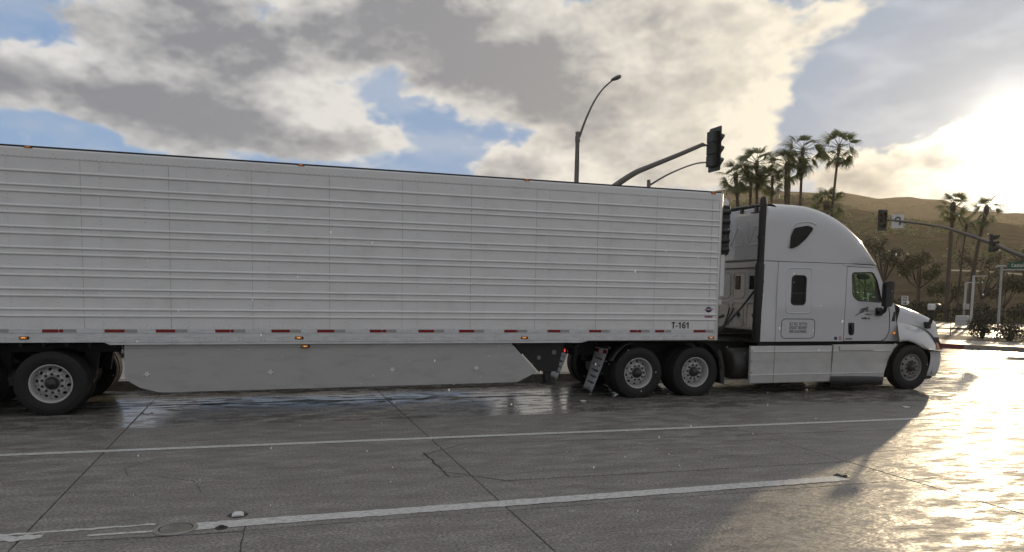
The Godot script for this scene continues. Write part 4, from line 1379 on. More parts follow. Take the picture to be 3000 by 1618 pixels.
	part(bw, "upper_wall", box2(Vector3(13.28, 2.775, 2 * ZC + 0.16), Vector3(13.36, 3.86, -0.16), 0.03), W)
	part(bw, "lower_wall", box2(Vector3(13.29, 1.30, 2 * ZC + 0.14), Vector3(13.36, 2.755, -0.14), 0.02), M.fairing_dusty_white)
	part(bw, "top_trim", tube([Vector3(13.26, 3.875, -0.14), Vector3(13.26, 3.90, -0.6), Vector3(13.26, 3.91, -1.3), Vector3(13.26, 3.90, -2.0), Vector3(13.26, 3.875, 2 * ZC + 0.14)], [0.03], 8), M.black_plastic)
	for z in [-0.45, -0.95, -1.65]: part(bw, "trim_clip", box2(Vector3(13.24, 3.78, z - 0.05), Vector3(13.285, 3.88, z + 0.05), 0.01), M.black_plastic)
	var pressed := func(poly: Array, r: float, nm: String, mt: Material):
		# poly in (z, y) on the wall
		var q := []
		for p in poly: q.append(Vector3(13.283, p.y, p.x))
		q.append(q[0])
		q.append(q[1])
		var bt := tool(true)
		add_tube(bt, q, [r], 6, false)
		part(bw, nm, done(bt), mt)
	for z in [-0.42, -1.05, -1.68]: pressed.call(rounded([Vector2(z - 0.26, 3.10), Vector2(z + 0.18, 3.10), Vector2(z + 0.12, 3.44), Vector2(z - 0.04, 3.50)], 0.06), 0.013, "pressed_panel_edge", W)
	for z in [-0.74, -1.36]: pressed.call(rounded(rect(z - 0.045, 3.12, z + 0.045, 3.6), 0.04), 0.012, "pressed_panel_edge", W)
	for z in [-0.46, -0.98, -1.5, -2.02]: pressed.call(rounded([Vector2(z - 0.21, 1.98), Vector2(z + 0.21, 1.98), Vector2(z + 0.21, 2.52), Vector2(z - 0.21, 2.52)], 0.1), 0.013, "pressed_panel_edge", M.fairing_dusty_white)
	for z in [-0.46, -0.98, -1.5, -2.02]: pressed.call(rounded([Vector2(z - 0.21, 1.36), Vector2(z + 0.21, 1.36), Vector2(z + 0.16, 1.88), Vector2(z - 0.21, 1.88)], 0.09), 0.013, "pressed_panel_edge", M.fairing_dusty_white)
	for z in [-0.52, -1.02]:
		part(bw, "rear_window", box2(Vector3(13.272, 2.16, z - 0.085), Vector3(13.30, 2.45, z + 0.085), 0.012), M.black_gloss)
	for z in [-0.42, -0.95]: part(bw, "vent_cap", lathe([Vector2(0.05, 0.0), Vector2(0.05, -0.02), Vector2(0.03, -0.03), Vector2(0, -0.03)], 16, 0), M.hub_grey, Vector3(13.29, 1.62, z))
	part(bw, "drip_rail", box2(Vector3(13.25, 2.60, 2 * ZC + 0.2), Vector3(13.29, 2.625, -0.2), 0.006), M.black_plastic)
	part(bw, "hook", tube([Vector3(13.27, 3.72, -0.30), Vector3(13.255, 3.76, -0.32), Vector3(13.255, 3.76, -0.62)], [0.014], 6), M.black_plastic)
	# --- exhaust stack
	var ex := group_node(t, "exhaust_stack", dep(13.13, 1.1, -0.20))
	part(ex, "pipe", tube([dep(13.135, 2.5, -0.2), dep(13.14, 3.93, -0.2), dep(13.14, 4.0, -0.2), dep(13.14, 4.03, -0.2)], [0.072, 0.072, 0.06, 0.03], 20), M.black_frame)
	part(ex, "heat_shield", tube([dep(13.12, 1.08, -0.2), dep(13.12, 1.1, -0.2), dep(13.125, 2.66, -0.2), dep(13.125, 2.70, -0.2)], [0.09, 0.098, 0.092, 0.07], 20), M.black_frame)
	for y in [1.5, 2.3, 3.2]: part(ex, "clamp", tube([dep(13.125, y, -0.2), dep(13.125, y + 0.035, -0.2)], [0.101 if y < 2.7 else 0.078], 20), M.black_plastic)
	# --- lower fairings, in three panels, each with two creases
	var sec := [Vector2(1.0, -0.075), Vector2(0.985, -0.055), Vector2(0.90, -0.045), Vector2(0.885, -0.040), Vector2(0.868, -0.012), Vector2(0.855, -0.022), Vector2(0.62, -0.040), Vector2(0.42, -0.044), Vector2(0.405, -0.040), Vector2(0.392, -0.004), Vector2(0.378, -0.010), Vector2(0.235, -0.030), Vector2(0.225, -0.05)]
	var panels := [[13.0, 13.565], [13.577, 15.015], [15.03, 16.5]]
	for i in 3:
		var rws := []
		for q in sec:
			var yy: float = q.x + (0.02 if i == 2 and q.x > 0.95 else 0.0)
			var row := []
			var x0: float = panels[i][0] + (0.05 * (q.x - 0.3) if i == 2 else 0.0)
			var x1: float = panels[i][1] if i < 2 else interp([[0.2, 16.43], [0.43, 16.45], [0.60, 16.52], [0.83, 16.67], [1.02, 16.80]], q.x)
			for k in 9:
				var x := lerpf(x0, x1, k / 8.0)
				var zz: float = q.y
				if i == 2: zz -= 0.06 * smoothstep(15.9, 16.7, x) * (1.0 if q.x > 0.5 else 0.4)
				row.append(dep(x, yy, zz))
			rws.append(row)
		var st := tool()
		add_loft(st, rws)
		for e in [0, 8]:
			for k in rws.size() - 1: quad(st, rws[k][e], rws[k + 1][e], rws[k + 1][e] - Vector3(0, 0, 0.06), rws[k][e] - Vector3(0, 0, 0.06))
		both(t, "side_fairing", done(st), M.fairing_dusty_white)
	both(t, "fairing_gap", box2(Vector3(13.06, 0.26, -0.14), Vector3(16.30, 0.985, -0.10)), M.seam_black)
	both(t, "fairing_sill", skin_panel([Vector2(13.2, 1.0), Vector2(16.75, 1.005), Vector2(16.80, 1.08), Vector2(13.2, 1.08)], -0.05, 0.05), M.seam_black)
	both(t, "step_plate", box2(dep(15.22, 0.895, -0.03), dep(16.15, 0.985, -0.03) + Vector3(0, 0, 0.012), 0.004), M.brushed_aluminium)
	var lower := []
	for q in [Vector2(0.33, -0.03), Vector2(0.30, 0.012), Vector2(0.19, 0.012), Vector2(0.135, -0.01), Vector2(0.12, -0.06)]:
		var row := []
		for k in 9:
			var x := lerpf(15.03, 16.44 - 0.25 * maxf(0.0, 0.22 - q.x), k / 8.0)
			row.append(dep(x, q.x + 0.02 * (1.0 - k / 8.0), q.y - 0.05 * pow(k / 8.0, 4.0)))
		lower.append(row)
	both(t, "entry_step", loft(lower), M.black_plastic)
	for x in [13.03]: 
		for y in [0.45, 0.68, 0.9]: part(t, "fairing_fastener", lathe([Vector2(0.012, 0), Vector2(0.01, 0.005), Vector2(0, 0.006)], 8), M.hub_grey, dep(x, y, -0.03))
	# --- wing, bonnet, headlamp, bumper
	var A := smooth_line([Vector2(16.73, 1.50), Vector2(16.95, 1.49), Vector2(17.18, 1.445), Vector2(17.40, 1.39), Vector2(17.58, 1.32), Vector2(17.72, 1.24), Vector2(17.80, 1.165)], 20)
	var B := smooth_line([Vector2(16.83, 1.065), Vector2(16.95, 1.088), Vector2(17.08, 1.085), Vector2(17.22, 1.055), Vector2(17.36, 1.0), Vector2(17.50, 0.93), Vector2(17.66, 0.885)], 20)
	var wing := []
	for r in 9:
		var u := r / 8.0
		var row := []
		for k in A.size():
			var q: Vector2 = A[k].lerp(B[k], u)
			var z := lerpf(-0.26, -0.015, sin(u * PI / 2)) - 0.10 * pow(k / 20.0, 2.0) * (1.0 - u * 0.6)
			row.append(dep(q.x, q.y, z))
		wing.append(row)
	var lip := []
	for p in wing[-1]: lip.append(p + Vector3(0, 0.004, -0.05))
	wing.append(lip)
	both(t, "wing", loft(wing), W)
	# front face of the wing above the bumper, beside the headlamp
	both(t, "wing_front", loft([[dep(17.80, 1.165, -0.36), dep(17.845, 1.11, -0.37), dep(17.90, 1.0, -0.37), dep(17.945, 0.885, -0.36)], [dep(17.74, 1.10, -0.24), dep(17.79, 1.06, -0.24), dep(17.84, 0.97, -0.22), dep(17.87, 0.885, -0.21)], [dep(17.66, 0.93, -0.09), dep(17.70, 0.91, -0.09), dep(17.74, 0.895, -0.085), dep(17.76, 0.885, -0.08)]]), W)
	for s in 2:
		var hm := loft([[dep(17.815, 1.165, -0.34), dep(17.87, 1.09, -0.33), dep(17.925, 0.98, -0.31), dep(17.965, 0.89, -0.29)], [dep(17.85, 1.17, -0.45), dep(17.91, 1.09, -0.45), dep(17.965, 0.98, -0.44), dep(18.0, 0.89, -0.42)], [dep(17.89, 1.17, -0.75), dep(17.96, 1.09, -0.75), dep(18.02, 0.98, -0.75), dep(18.06, 0.89, -0.75)]])
		var hl := part(t, "headlamp", hm if s == 0 else mirrored(hm), M.chrome)
		var am := loft([[dep(17.78, 1.145, -0.30), dep(17.835, 1.075, -0.28), dep(17.88, 0.985, -0.265), dep(17.905, 0.895, -0.25)], [dep(17.84, 1.175, -0.335), dep(17.895, 1.095, -0.32), dep(17.955, 0.98, -0.30), dep(17.985, 0.888, -0.285)]])
		part(hl, "turn_lens", am if s == 0 else mirrored(am), M.orange_lens)
	var topline := smooth_line([Vector2(16.645, 1.895), Vector2(16.98, 1.80), Vector2(17.33, 1.70), Vector2(17.64, 1.575), Vector2(17.735, 1.50), Vector2(17.77, 1.35), Vector2(17.82, 1.18)], 26)
	var lowline := smooth_line([Vector2(16.715, 1.50), Vector2(16.95, 1.49), Vector2(17.18, 1.445), Vector2(17.40, 1.39), Vector2(17.58, 1.32), Vector2(17.70, 1.25), Vector2(17.79, 1.17)], 26)
	var hood := []
	for i in 27:
		var f := i / 26.0
		var tp := dep(topline[i].x, topline[i].y, -0.52)
		var lw := dep(lowline[i].x, lowline[i].y, -0.255)
		var sh := Vector3(lerpf(lw.x, tp.x, 0.65), lerpf(lw.y, tp.y, 0.66), -0.315)
		var sh2 := Vector3(lerpf(lw.x, tp.x, 0.9), lerpf(lw.y, tp.y, 0.90), -0.40)
		var bulge := 0.26 * pow(f, 3.0)
		var half := [lw, lw.lerp(sh, 0.5) + Vector3(0, 0, -0.005), sh, sh2, tp, tp + Vector3(bulge * 0.45, 0.022, -0.2), tp + Vector3(bulge * 0.85, 0.034, -0.48), Vector3(tp.x + bulge, tp.y + 0.04, ZC)]
		var row := half.duplicate()
		for k in range(half.size() - 2, -1, -1): row.append(mirror_z(half[k]))
		hood.append(row)
	var hd := part(t, "bonnet", loft(hood), W)
	part(hd, "grille", loft([hood[-1], hood[-1].map(func(p): return Vector3(p.x + 0.05, 0.88, p.z))]), M.black_plastic)
	both(t, "bonnet_gap", loft([smooth_line([skin_in(16.60, 1.90, -0.04), skin_in(16.665, 1.70, -0.03), skin_in(16.70, 1.50, -0.03), skin_in(16.77, 1.38, -0.02), skin_in(16.80, 1.10, -0.02)], 12), smooth_line([skin_in(16.70, 1.90, -0.12), skin_in(16.74, 1.70, -0.09), skin_in(16.77, 1.50, -0.05), skin_in(16.84, 1.38, -0.03), skin_in(16.87, 1.10, -0.03)], 12)]), M.seam_black)
	part(t, "bulkhead_cap", box2(Vector3(16.45, 1.2, 2 * ZC + 0.35), Vector3(16.75, 1.84, -0.35), 0.03), M.seam_black)
	var bump := []
	for q in [Vector3(0.862, 0.0, 0.035), Vector3(0.845, 0.012, 0.0), Vector3(0.70, 0.03, 0.0), Vector3(0.60, 0.028, -0.005), Vector3(0.42, 0.0, -0.02), Vector3(0.315, -0.03, -0.045), Vector3(0.30, -0.05, -0.07)]:
		var row := []
		var path := smooth_line([Vector3(17.67, q.x, -0.03), Vector3(17.86, q.x - 0.01, -0.03), Vector3(18.00, q.x - 0.02, -0.07), Vector3(18.12, q.x - 0.02, -0.18), Vector3(18.25, q.x - 0.02, -0.45), Vector3(18.34, q.x - 0.02, -0.85), Vector3(18.38, q.x - 0.02, ZC)], 24)
		for p in path: row.append(p + Vector3(q.y, 0, q.z))
		for k in range(path.size() - 2, -1, -1): row.append(mirror_z(row[k]))
		bump.append(row)
	part(t, "bumper", loft(bump), W)
	part(t, "bumper_valance", loft([bump[-1].map(func(p): return p + Vector3(-0.02, 0.03, 0)), bump[-1].map(func(p): return Vector3(p.x - 0.08 if p.x > 17.9 else p.x - 0.26, 0.215, p.z - signf(p.z - ZC) * 0.03))]), M.black_plastic)
	both(t, "bumper_end", box2(Vector3(17.45, 0.23, -0.30), Vector3(17.72, 0.62, -0.12), 0.03), M.black_plastic)
	# wheel arch liner
	var arc := []
	for k in 15:
		var a := lerpf(-0.25, PI + 0.35, k / 14.0)
		var c := dep(17.115, 0.486, -0.1)
		arc.append([Vector3(c.x + cos(a) * 0.63, c.y + sin(a) * 0.60, -0.04), Vector3(c.x + cos(a) * 0.63, c.y + sin(a) * 0.60, -0.75)])
	both(t, "wheel_arch", loft(arc), M.seam_black)
	# --- mirrors and aerial
	var dm2 := group_node(t, "door_mirror", dep(16.2, 1.73, -0.1))
	part(dm2, "foot", skin_panel(rounded(rect(16.115, 1.64, 16.27, 1.82), 0.03), 0.04, 0.05), M.black_plastic)
	part(dm2, "arm", tube([skin_in(16.20, 1.72, 0.03), dep(16.30, 1.71, 0.03), dep(16.37, 1.76, 0.12), dep(16.40, 1.88, 0.16)], [0.05, 0.045, 0.04, 0.04], 10), M.black_plastic)
	part(dm2, "housing", prism(rounded([Vector2(0.0, 0.0), Vector2(0.15, -0.005), Vector2(0.19, 0.06), Vector2(0.215, 0.5), Vector2(0.19, 0.545), Vector2(0.03, 0.545), Vector2(-0.005, 0.48)], 0.03), -0.07, 0.05, 0.03), M.black_plastic, dep(16.335, 1.84, 0.15))
	part(dm2, "cover", prism(rounded([Vector2(0.155, 0.0), Vector2(0.195, 0.06), Vector2(0.222, 0.5), Vector2(0.20, 0.548), Vector2(0.12, 0.548), Vector2(0.12, 0.0)], 0.02), -0.062, 0.054, 0.012), M.hub_grey, dep(16.335, 1.84, 0.15))
	part(dm2, "glass", box(Vector3(0.006, 0.44, 0.08), 0.002), M.chrome, dep(16.335, 2.10, 0.14) + Vector3(-0.004, 0, 0))
	var om := part(t, "off_side_mirror", prism(rounded([Vector2(0.0, 0.0), Vector2(0.16, 0.0), Vector2(0.2, 0.54), Vector2(0.0, 0.54)], 0.03), -0.12, 0.12, 0.02), M.black_plastic, mirror_z(dep(16.345, 1.84, 0.15)))
	om.set_meta("label", "mirror housing on the far door")
	var hm2 := group_node(t, "bonnet_mirror", dep(17.55, 1.4, -0.25))
	part(hm2, "foot", prism(rounded(rect(0, 0, 0.16, 0.15), 0.03), -0.05, 0.03, 0.01), M.black_plastic, dep(17.505, 1.365, -0.26))
	part(hm2, "arm", tube([dep(17.57, 1.42, -0.2), dep(17.66, 1.50, -0.16), dep(17.70, 1.62, -0.12), dep(17.74, 1.80, -0.12)], [0.045, 0.04, 0.03, 0.026], 8), M.black_plastic)
	var hs := part(hm2, "housing", lathe([Vector2(0.0, -0.13), Vector2(0.045, -0.125), Vector2(0.078, -0.09), Vector2(0.088, -0.03), Vector2(0.086, 0.06), Vector2(0.076, 0.075), Vector2(0.0, 0.078)], 24, 0), M.black_plastic, dep(17.79, 1.85, -0.12))
	hs.scale = Vector3(-1.0, 0.85, 1.15)
	var hg := part(hm2, "glass", lathe([Vector2(0.074, 0.0), Vector2(0.05, -0.008), Vector2(0.0, -0.011)], 24, 0), M.chrome, dep(17.79, 1.85, -0.12) + Vector3(-0.079, 0, 0))
	hg.scale = Vector3(1.0, 0.85, 1.15)
	part(hm2, "shell", prism(rounded(rect(-0.2, -0.07, -0.02, 0.07), 0.03), -0.05, 0.05, 0.015), M.sign_white, dep(17.79, 1.85, -0.12))
	part(t, "aerial", tube([dep(16.60, 1.93, -0.5), dep(16.78, 2.30, -0.5)], [0.008, 0.004], 5), M.black_plastic)
	# --- inside the cab
	part(t, "cab_floor", box2(Vector3(15.2, 1.05, 2 * ZC + 0.3), Vector3(16.6, 1.12, -0.3)), M.interior_grey)
	part(t, "sleeper_bulkhead", box2(Vector3(15.28, 1.05, 2 * ZC + 0.2), Vector3(15.33, 2.9, -0.2)), M.interior_grey)
	part(t, "headliner", box2(Vector3(15.3, 2.70, 2 * ZC + 0.32), Vector3(16.1, 2.74, -0.32)), M.interior_grey)
	part(t, "dashboard", prism(rounded([Vector2(16.2, 1.15), Vector2(16.8, 1.15), Vector2(16.85, 1.80), Vector2(16.55, 1.86), Vector2(16.2, 1.72)], 0.06), 2 * ZC + 0.36, -0.36, 0.02), M.interior_grey)
	for z in [-0.72, -1.88]:
		var seat := part(t, "seat", prism(rounded([Vector2(15.42, 1.35), Vector2(15.95, 1.35), Vector2(15.98, 1.52), Vector2(15.58, 1.52), Vector2(15.46, 2.12), Vector2(15.36, 2.12)], 0.05), z - 0.25, z + 0.25, 0.03), M.interior_grey)
		part(seat, "headrest", prism(rounded(rect(15.34, 2.14, 15.46, 2.36), 0.04), z - 0.14, z + 0.14, 0.02), M.interior_grey)
	var sw := tool(true)
	var ring := []
	for k in 25:
		var a := TAU * k / 24
		ring.append(Vector3(16.12, 1.78, -1.88) + Basis(Vector3.BACK, 0.5) * Vector3(0.0, cos(a) * 0.22, sin(a) * 0.22))
	add_tube(sw, ring, [0.017], 6, false)
	part(t, "steering_wheel", done(sw), M.black_plastic)
	part(t, "visor", prism(rounded([Vector2(15.72, 2.47), Vector2(15.82, 2.42), Vector2(16.02, 2.43), Vector2(16.06, 2.48), Vector2(15.95, 2.54), Vector2(15.75, 2.54)], 0.03), -0.24, -0.19, 0.008), M.black_plastic)
	part(t, "seat_belt", box2(Vector3(15.56, 1.7, -0.33), Vector3(15.60, 2.5, -0.325)), M.black_plastic)
	# --- lettering
	var black: Material = M.lettering_black
	var sleeper_z := skin(14.1, 1.4).z + 0.002
	for i in 3:
		var p := dep(14.13, [1.455, 1.375, 1.295][i], sleeper_z)
		words(t, ["ICC ICC 357135", "USDOT 802097", "VIN G3GY6905"][i], p, 0.062, black, Basis(), false, "lettering", false, 0.44)
	words(t, "MURPHY", skin_in(15.775, 1.755, 0.006), 0.085, black, Basis(Vector3.BACK, 0.27), false, "lettering", true, 0.30)
	words(t, "TRUCKING LLC", skin_in(15.91, 1.668, 0.006), 0.03, black, Basis(), false, "lettering", false, 0.22)
	words(t, "Abbeville, AL", skin_in(15.83, 1.585, 0.006), 0.045, black, Basis(), false, "lettering", true, 0.30)
	part(t, "lettering_swoosh", loft([[skin_in(15.57, 1.625, 0.005), skin_in(15.70, 1.69, 0.005), skin_in(15.83, 1.725, 0.005), skin_in(15.92, 1.735, 0.005), skin_in(16.06, 1.743, 0.005)], [skin_in(15.575, 1.64, 0.005), skin_in(15.695, 1.71, 0.005), skin_in(15.83, 1.738, 0.005), skin_in(15.92, 1.745, 0.005), skin_in(16.06, 1.748, 0.005)]]), black)
	part(t, "blue_sticker", skin_panel(rect(15.06, 1.12, 15.135, 1.185), 0.002, 0.002), M.emblem_blue)
	part(t, "pale_sticker", skin_panel(rect(15.185, 1.115, 15.25, 1.195), 0.002, 0.002), M.emblem_pink)
	part(t, "door_badge", skin_panel(rect(15.36, 1.128, 15.53, 1.152), 0.004, 0.004), M.hub_grey)
	# --- chassis
	for z in [-0.87, 2 * ZC + 0.87]: part(t, "frame_rail", box2(Vector3(9.35, 0.78, z - 0.04), Vector3(17.4, 1.03, z + 0.04), 0.008), M.black_frame)
	for x in [9.5, 10.0, 11.08, 12.2, 13.6]: part(t, "cross_tube", box2(Vector3(x - 0.05, 0.82, 2 * ZC + 0.9), Vector3(x + 0.05, 0.98, -0.9), 0.008), M.black_frame)
	part(t, "fifth_wheel", prism([Vector2(10.6, 1.03), Vector2(11.5, 1.03), Vector2(11.45, 1.088), Vector2(10.5, 1.085)], -1.75, -0.85, 0.01), M.black_frame)
	part(t, "deck_plate", box2(Vector3(12.35, 1.04, 2 * ZC + 0.75), Vector3(13.25, 1.07, -0.75), 0.004), M.hub_grey)
	for ax in [10.451, 11.711]:
		part(t, "drive_axle", tube([Vector3(ax, 0.485, -0.2), Vector3(ax, 0.485, -1.0), Vector3(ax, 0.485, ZC + 0.12), Vector3(ax, 0.485, ZC - 0.12), Vector3(ax, 0.485, -1.6), Vector3(ax, 0.485, 2 * ZC + 0.2)], [0.08, 0.08, 0.2, 0.2, 0.08, 0.08], 12), M.black_frame)
		for near in [true, false]: dual_wheel(t, ax, 0.485, near)
		for z in [-0.87, 2 * ZC + 0.87]: part(t, "air_spring", lathe([Vector2(0.12, 0.0), Vector2(0.14, 0.05), Vector2(0.12, 0.1), Vector2(0.14, 0.15), Vector2(0.12, 0.2)], 16, 1), M.black_frame, Vector3(ax - 0.35, 0.58, z))
	# quarter fenders over the drive wheels
	for s in 2:
		for q in [[10.451, 1.75, 2.75, 0.0], [11.711, 0.05, 1.5, 0.0]]:
			var fr := []
			for k in 11:
				var a := lerpf(q[1], q[2], k / 10.0)
				var rr := 0.60
				fr.append([Vector3(q[0] + cos(a) * rr, 0.50 + sin(a) * rr, -0.03), Vector3(q[0] + cos(a) * (rr + 0.012), 0.50 + sin(a) * (rr + 0.012), -0.03), Vector3(q[0] + cos(a) * (rr + 0.012), 0.50 + sin(a) * (rr + 0.012), -0.66), Vector3(q[0] + cos(a) * rr, 0.50 + sin(a) * rr, -0.66)])
			var fm := loft(fr, true)
			if q[0] > 11.0 or true: part(t, "drive_fender", fm if s == 0 else mirrored(fm), M.black_plastic)
	both(t, "fender_skirt", prism([Vector2(12.28, 0.62), Vector2(12.33, 0.25), Vector2(12.42, 0.22), Vector2(12.40, 0.6), Vector2(12.32, 0.9), Vector2(12.22, 0.95)], -0.62, -0.08, 0.01), M.black_plastic)
	both(t, "fuel_tank", lathe([Vector2(0.0, 12.70), Vector2(0.24, 12.71), Vector2(0.31, 12.76), Vector2(0.33, 12.85), Vector2(0.33, 14.6), Vector2(0.3, 14.66), Vector2(0.0, 14.68)], 28, 0), M.hub_grey)
	for c in t.get_children():
		if c.name.begins_with("fuel_tank"): c.position += Vector3(0, 0.60, -0.50 if c.name == "fuel_tank" else 0.50)
	# steering wheels
	for near in [true, false]:
		var c := dep(17.065, 0.486, -0.19)
		c.y = 0.497
		if not near: c = mirror_z(c)
		var w := group_node(t, "front_wheel", c)
		var bits := [part(w, "tyre", tyre_mesh(0.505, 0.285, 0.285), M.tyre_rubber, c), part(w, "rim", front_rim(), M.wheel_steel_dark, c), part(w, "brake_drum", lathe([Vector2(0.0, 0.04), Vector2(0.26, 0.04), Vector2(0.26, -0.1)], 32), M.black_frame, c), part(w, "lug_nuts", nut_ring(0.114), M.hub_grey, c), part(w, "hub", hub_mesh(0.05, 0.20, 0.098), M.hub_grey, c)]
		bits[3].set_meta("kind", "stuff")
		for o in bits:
			if not near: o.rotation.y = PI
	part(t, "front_axle", tube([Vector3(17.28, 0.49, -0.3), Vector3(17.28, 0.44, -0.7), Vector3(17.28, 0.44, -1.9), Vector3(17.28, 0.49, 2 * ZC + 0.3)], [0.06], 8), M.black_frame)
	# tail: lamps, mud flaps blown back
	part(t, "tail_bar", box2(Vector3(9.30, 0.80, 2 * ZC + 0.55), Vector3(9.38, 1.0, -0.55), 0.01), M.black_frame)
	for z in [-0.80, -0.98, -1.62, -1.80]:
		var lamp := part(t, "tail_lamp", lathe([Vector2(0.055, 0.0), Vector2(0.055, -0.02), Vector2(0.04, -0.03), Vector2(0, -0.032)], 20, 0), M.black_plastic, Vector3(9.30, 0.86, z))
		part(lamp, "lens", lathe([Vector2(0.042, -0.028), Vector2(0.03, -0.036), Vector2(0, -0.038)], 16, 0), M.tail_lamp_red if z in [-0.98, -1.62] else M.lens_dark_red, Vector3(9.30, 0.86, z))
	for s in 2:
		var z0 := -0.06 if s == 0 else 2 * ZC + 0.66
		var flap := group_node(t, "mud_flap", Vector3(9.75, 1.0, z0 - 0.3))
		var rws := []
		var sheet := func(u: float, v: float) -> Vector3:
			# u across from the near edge, v down; the foot swings back and curls
			return Vector3(9.80 - 0.30 * v - 0.05 * v * v + 0.10 * sin(u * 2.2) * v, 0.98 - 0.86 * v + 0.03 * u * v, z0 - 0.58 * u + 0.03 * v)
		for i in 13:
			var row := []
			for k in 9: row.append(sheet.call(k / 8.0, i / 12.0))
			rws.append(row)
		for i in range(12, -1, -1):
			var row := []
			for k in 9: row.append(rws[i][k] + Vector3(0.008, 0, 0))
			rws.append(row)
		part(flap, "sheet", loft(rws), M.flap_white)
		part(flap, "hanger", box2(Vector3(9.78, 0.965, z0 - 0.62), Vector3(9.84, 1.01, z0 + 0.04), 0.005), M.black_frame)
		for k in 3: part(flap, "reflective_tape", loft([[sheet.call(k / 3.0 + 0.01, 0.05) - Vector3(0.003, 0, 0), sheet.call((k + 1) / 3.0, 0.05) - Vector3(0.003, 0, 0)], [sheet.call(k / 3.0 + 0.01, 0.13) - Vector3(0.003, 0, 0), sheet.call((k + 1) / 3.0, 0.13) - Vector3(0.003, 0, 0)]]), M.tape_red if k != 1 else M.sign_white)
		var lines := [["Fourstar", 0.27, 0.085, 0.44], ["★ ★ ★", 0.42, 0.07, 0.40], ["ALABAMA", 0.55, 0.075, 0.42], ["GEORGIA", 0.69, 0.075, 0.42], ["FLORIDA", 0.83, 0.075, 0.42]]
		for l in lines:
			if l[0][0] == "★":
				for k in 3:
					var c: Vector3 = sheet.call(0.78 - 0.27 * k, l[1]) - Vector3(0.006, 0, 0)
					var star := []
					for q in 10: star.append(Vector2.from_angle(PI / 2 + TAU * q / 10) * (0.05 if q % 2 == 0 else 0.02))
					var sm := part(flap, "star", prism(star, 0.0, 0.002), M.tape_red, c)
					sm.basis = Basis(Vector3.UP, -PI / 2) * Basis(Vector3.RIGHT, 0.35)
			else:
				words(flap, l[0], sheet.call(0.5, l[1]) - Vector3(0.010, 0, 0), l[2], black, Basis(Vector3.UP, -PI / 2 - 0.10) * Basis(Vector3.RIGHT, 0.38), l[0] == "Fourstar", "lettering", true, l[3])
	# air lines swung between cab and trailer
	part(t, "air_line", tube(smooth_line([Vector3(13.27, 2.12, -0.42), Vector3(12.95, 1.72, -0.45), Vector3(12.55, 1.32, -0.48), Vector3(12.28, 1.10, -0.5)], 10), [0.024], 8), M.black_plastic)
	for k in 2: part(t, "air_line", tube(smooth_line([Vector3(13.26, 1.75, -1.1 - 0.15 * k), Vector3(13.0, 1.35, -1.1), Vector3(12.7, 1.30 - 0.05 * k, -1.15), Vector3(12.3, 1.6, -1.2)], 14), [0.016], 6), M.black_plastic)
	part(t, "sleeper_floor", box2(Vector3(13.3, 1.04, 2 * ZC + 0.2), Vector3(16.6, 1.1, -0.2)), M.seam_black)

# ---------------------------------------------------------------- land behind
const SKYLINE := [[-60, 1.4], [-20, 1.6], [8, 1.9], [22, 3.2], [29, 7.0], [33.09, 7.87], [34.37, 7.94], [36.23, 8.02], [37.58, 7.67], [38.47, 7.61], [39.33, 7.53], [40.75, 7.43], [41.47, 7.48], [42.32, 7.3], [43.03, 7.13], [43.92, 6.91], [45.06, 6.97], [45.92, 6.96], [46.65, 6.79], [47.98, 6.66], [48.8, 6.2], [49.45, 5.83], [50.78, 5.79], [51.4, 5.61], [51.95, 5.63], [52.4, 5.57], [60, 5.2], [75, 4.6], [110, 4.0]]
const LOWRIDGE := [[-60, 0.8], [8, 1.0], [22, 2.0], [29, 5.9], [33.88, 6.75], [35.38, 7.0], [36.58, 7.05], [38.49, 7.22], [40.1, 6.88], [42.37, 6.23], [43.75, 6.0], [44.99, 5.65], [46.46, 5.4], [48.37, 5.26], [50.59, 5.12], [52.46, 4.72], [60, 4.2], [75, 3.4], [110, 3.0]]
var n_land: FastNoiseLite

func around(az: float, d: float, y: float) -> Vector3:
	return Vector3(EYE.x + sin(deg_to_rad(az)) * d, y, EYE.z - cos(deg_to_rad(az)) * d)

# height of the land at an azimuth and distance: level ground, a bank, a near ridge at 460 m and the skyline ridge at 950 m
func land(az: float, d: float) -> float:
	var h1 := tan(deg_to_rad(interp(LOWRIDGE, az))) * 460.0 + EYE.y
	var h2 := tan(deg_to_rad(interp(SKYLINE, az))) * 950.0 + EYE.y
	var p := around(az, d, 0.0)
	var rough := n_land.get_noise_2d(p.x, p.z)
	var h := 0.0
	if d < 460.0:
		var u := clampf((d - 150.0) / 310.0, 0.0, 1.0)
		h = h1 * (u * u * (3.0 - 2.0 * u) * 0.55 + u * 0.45) + rough * 5.0 * u * (1.0 - u) * 2.2
	elif d < 950.0:
		var u := (d - 460.0) / 490.0
		h = lerpf(h1, h2, u) - sin(u * PI) * 26.0 + rough * 14.0 * sin(u * PI)
	else:
		h = h2 - (d - 950.0) * 0.2
	return h

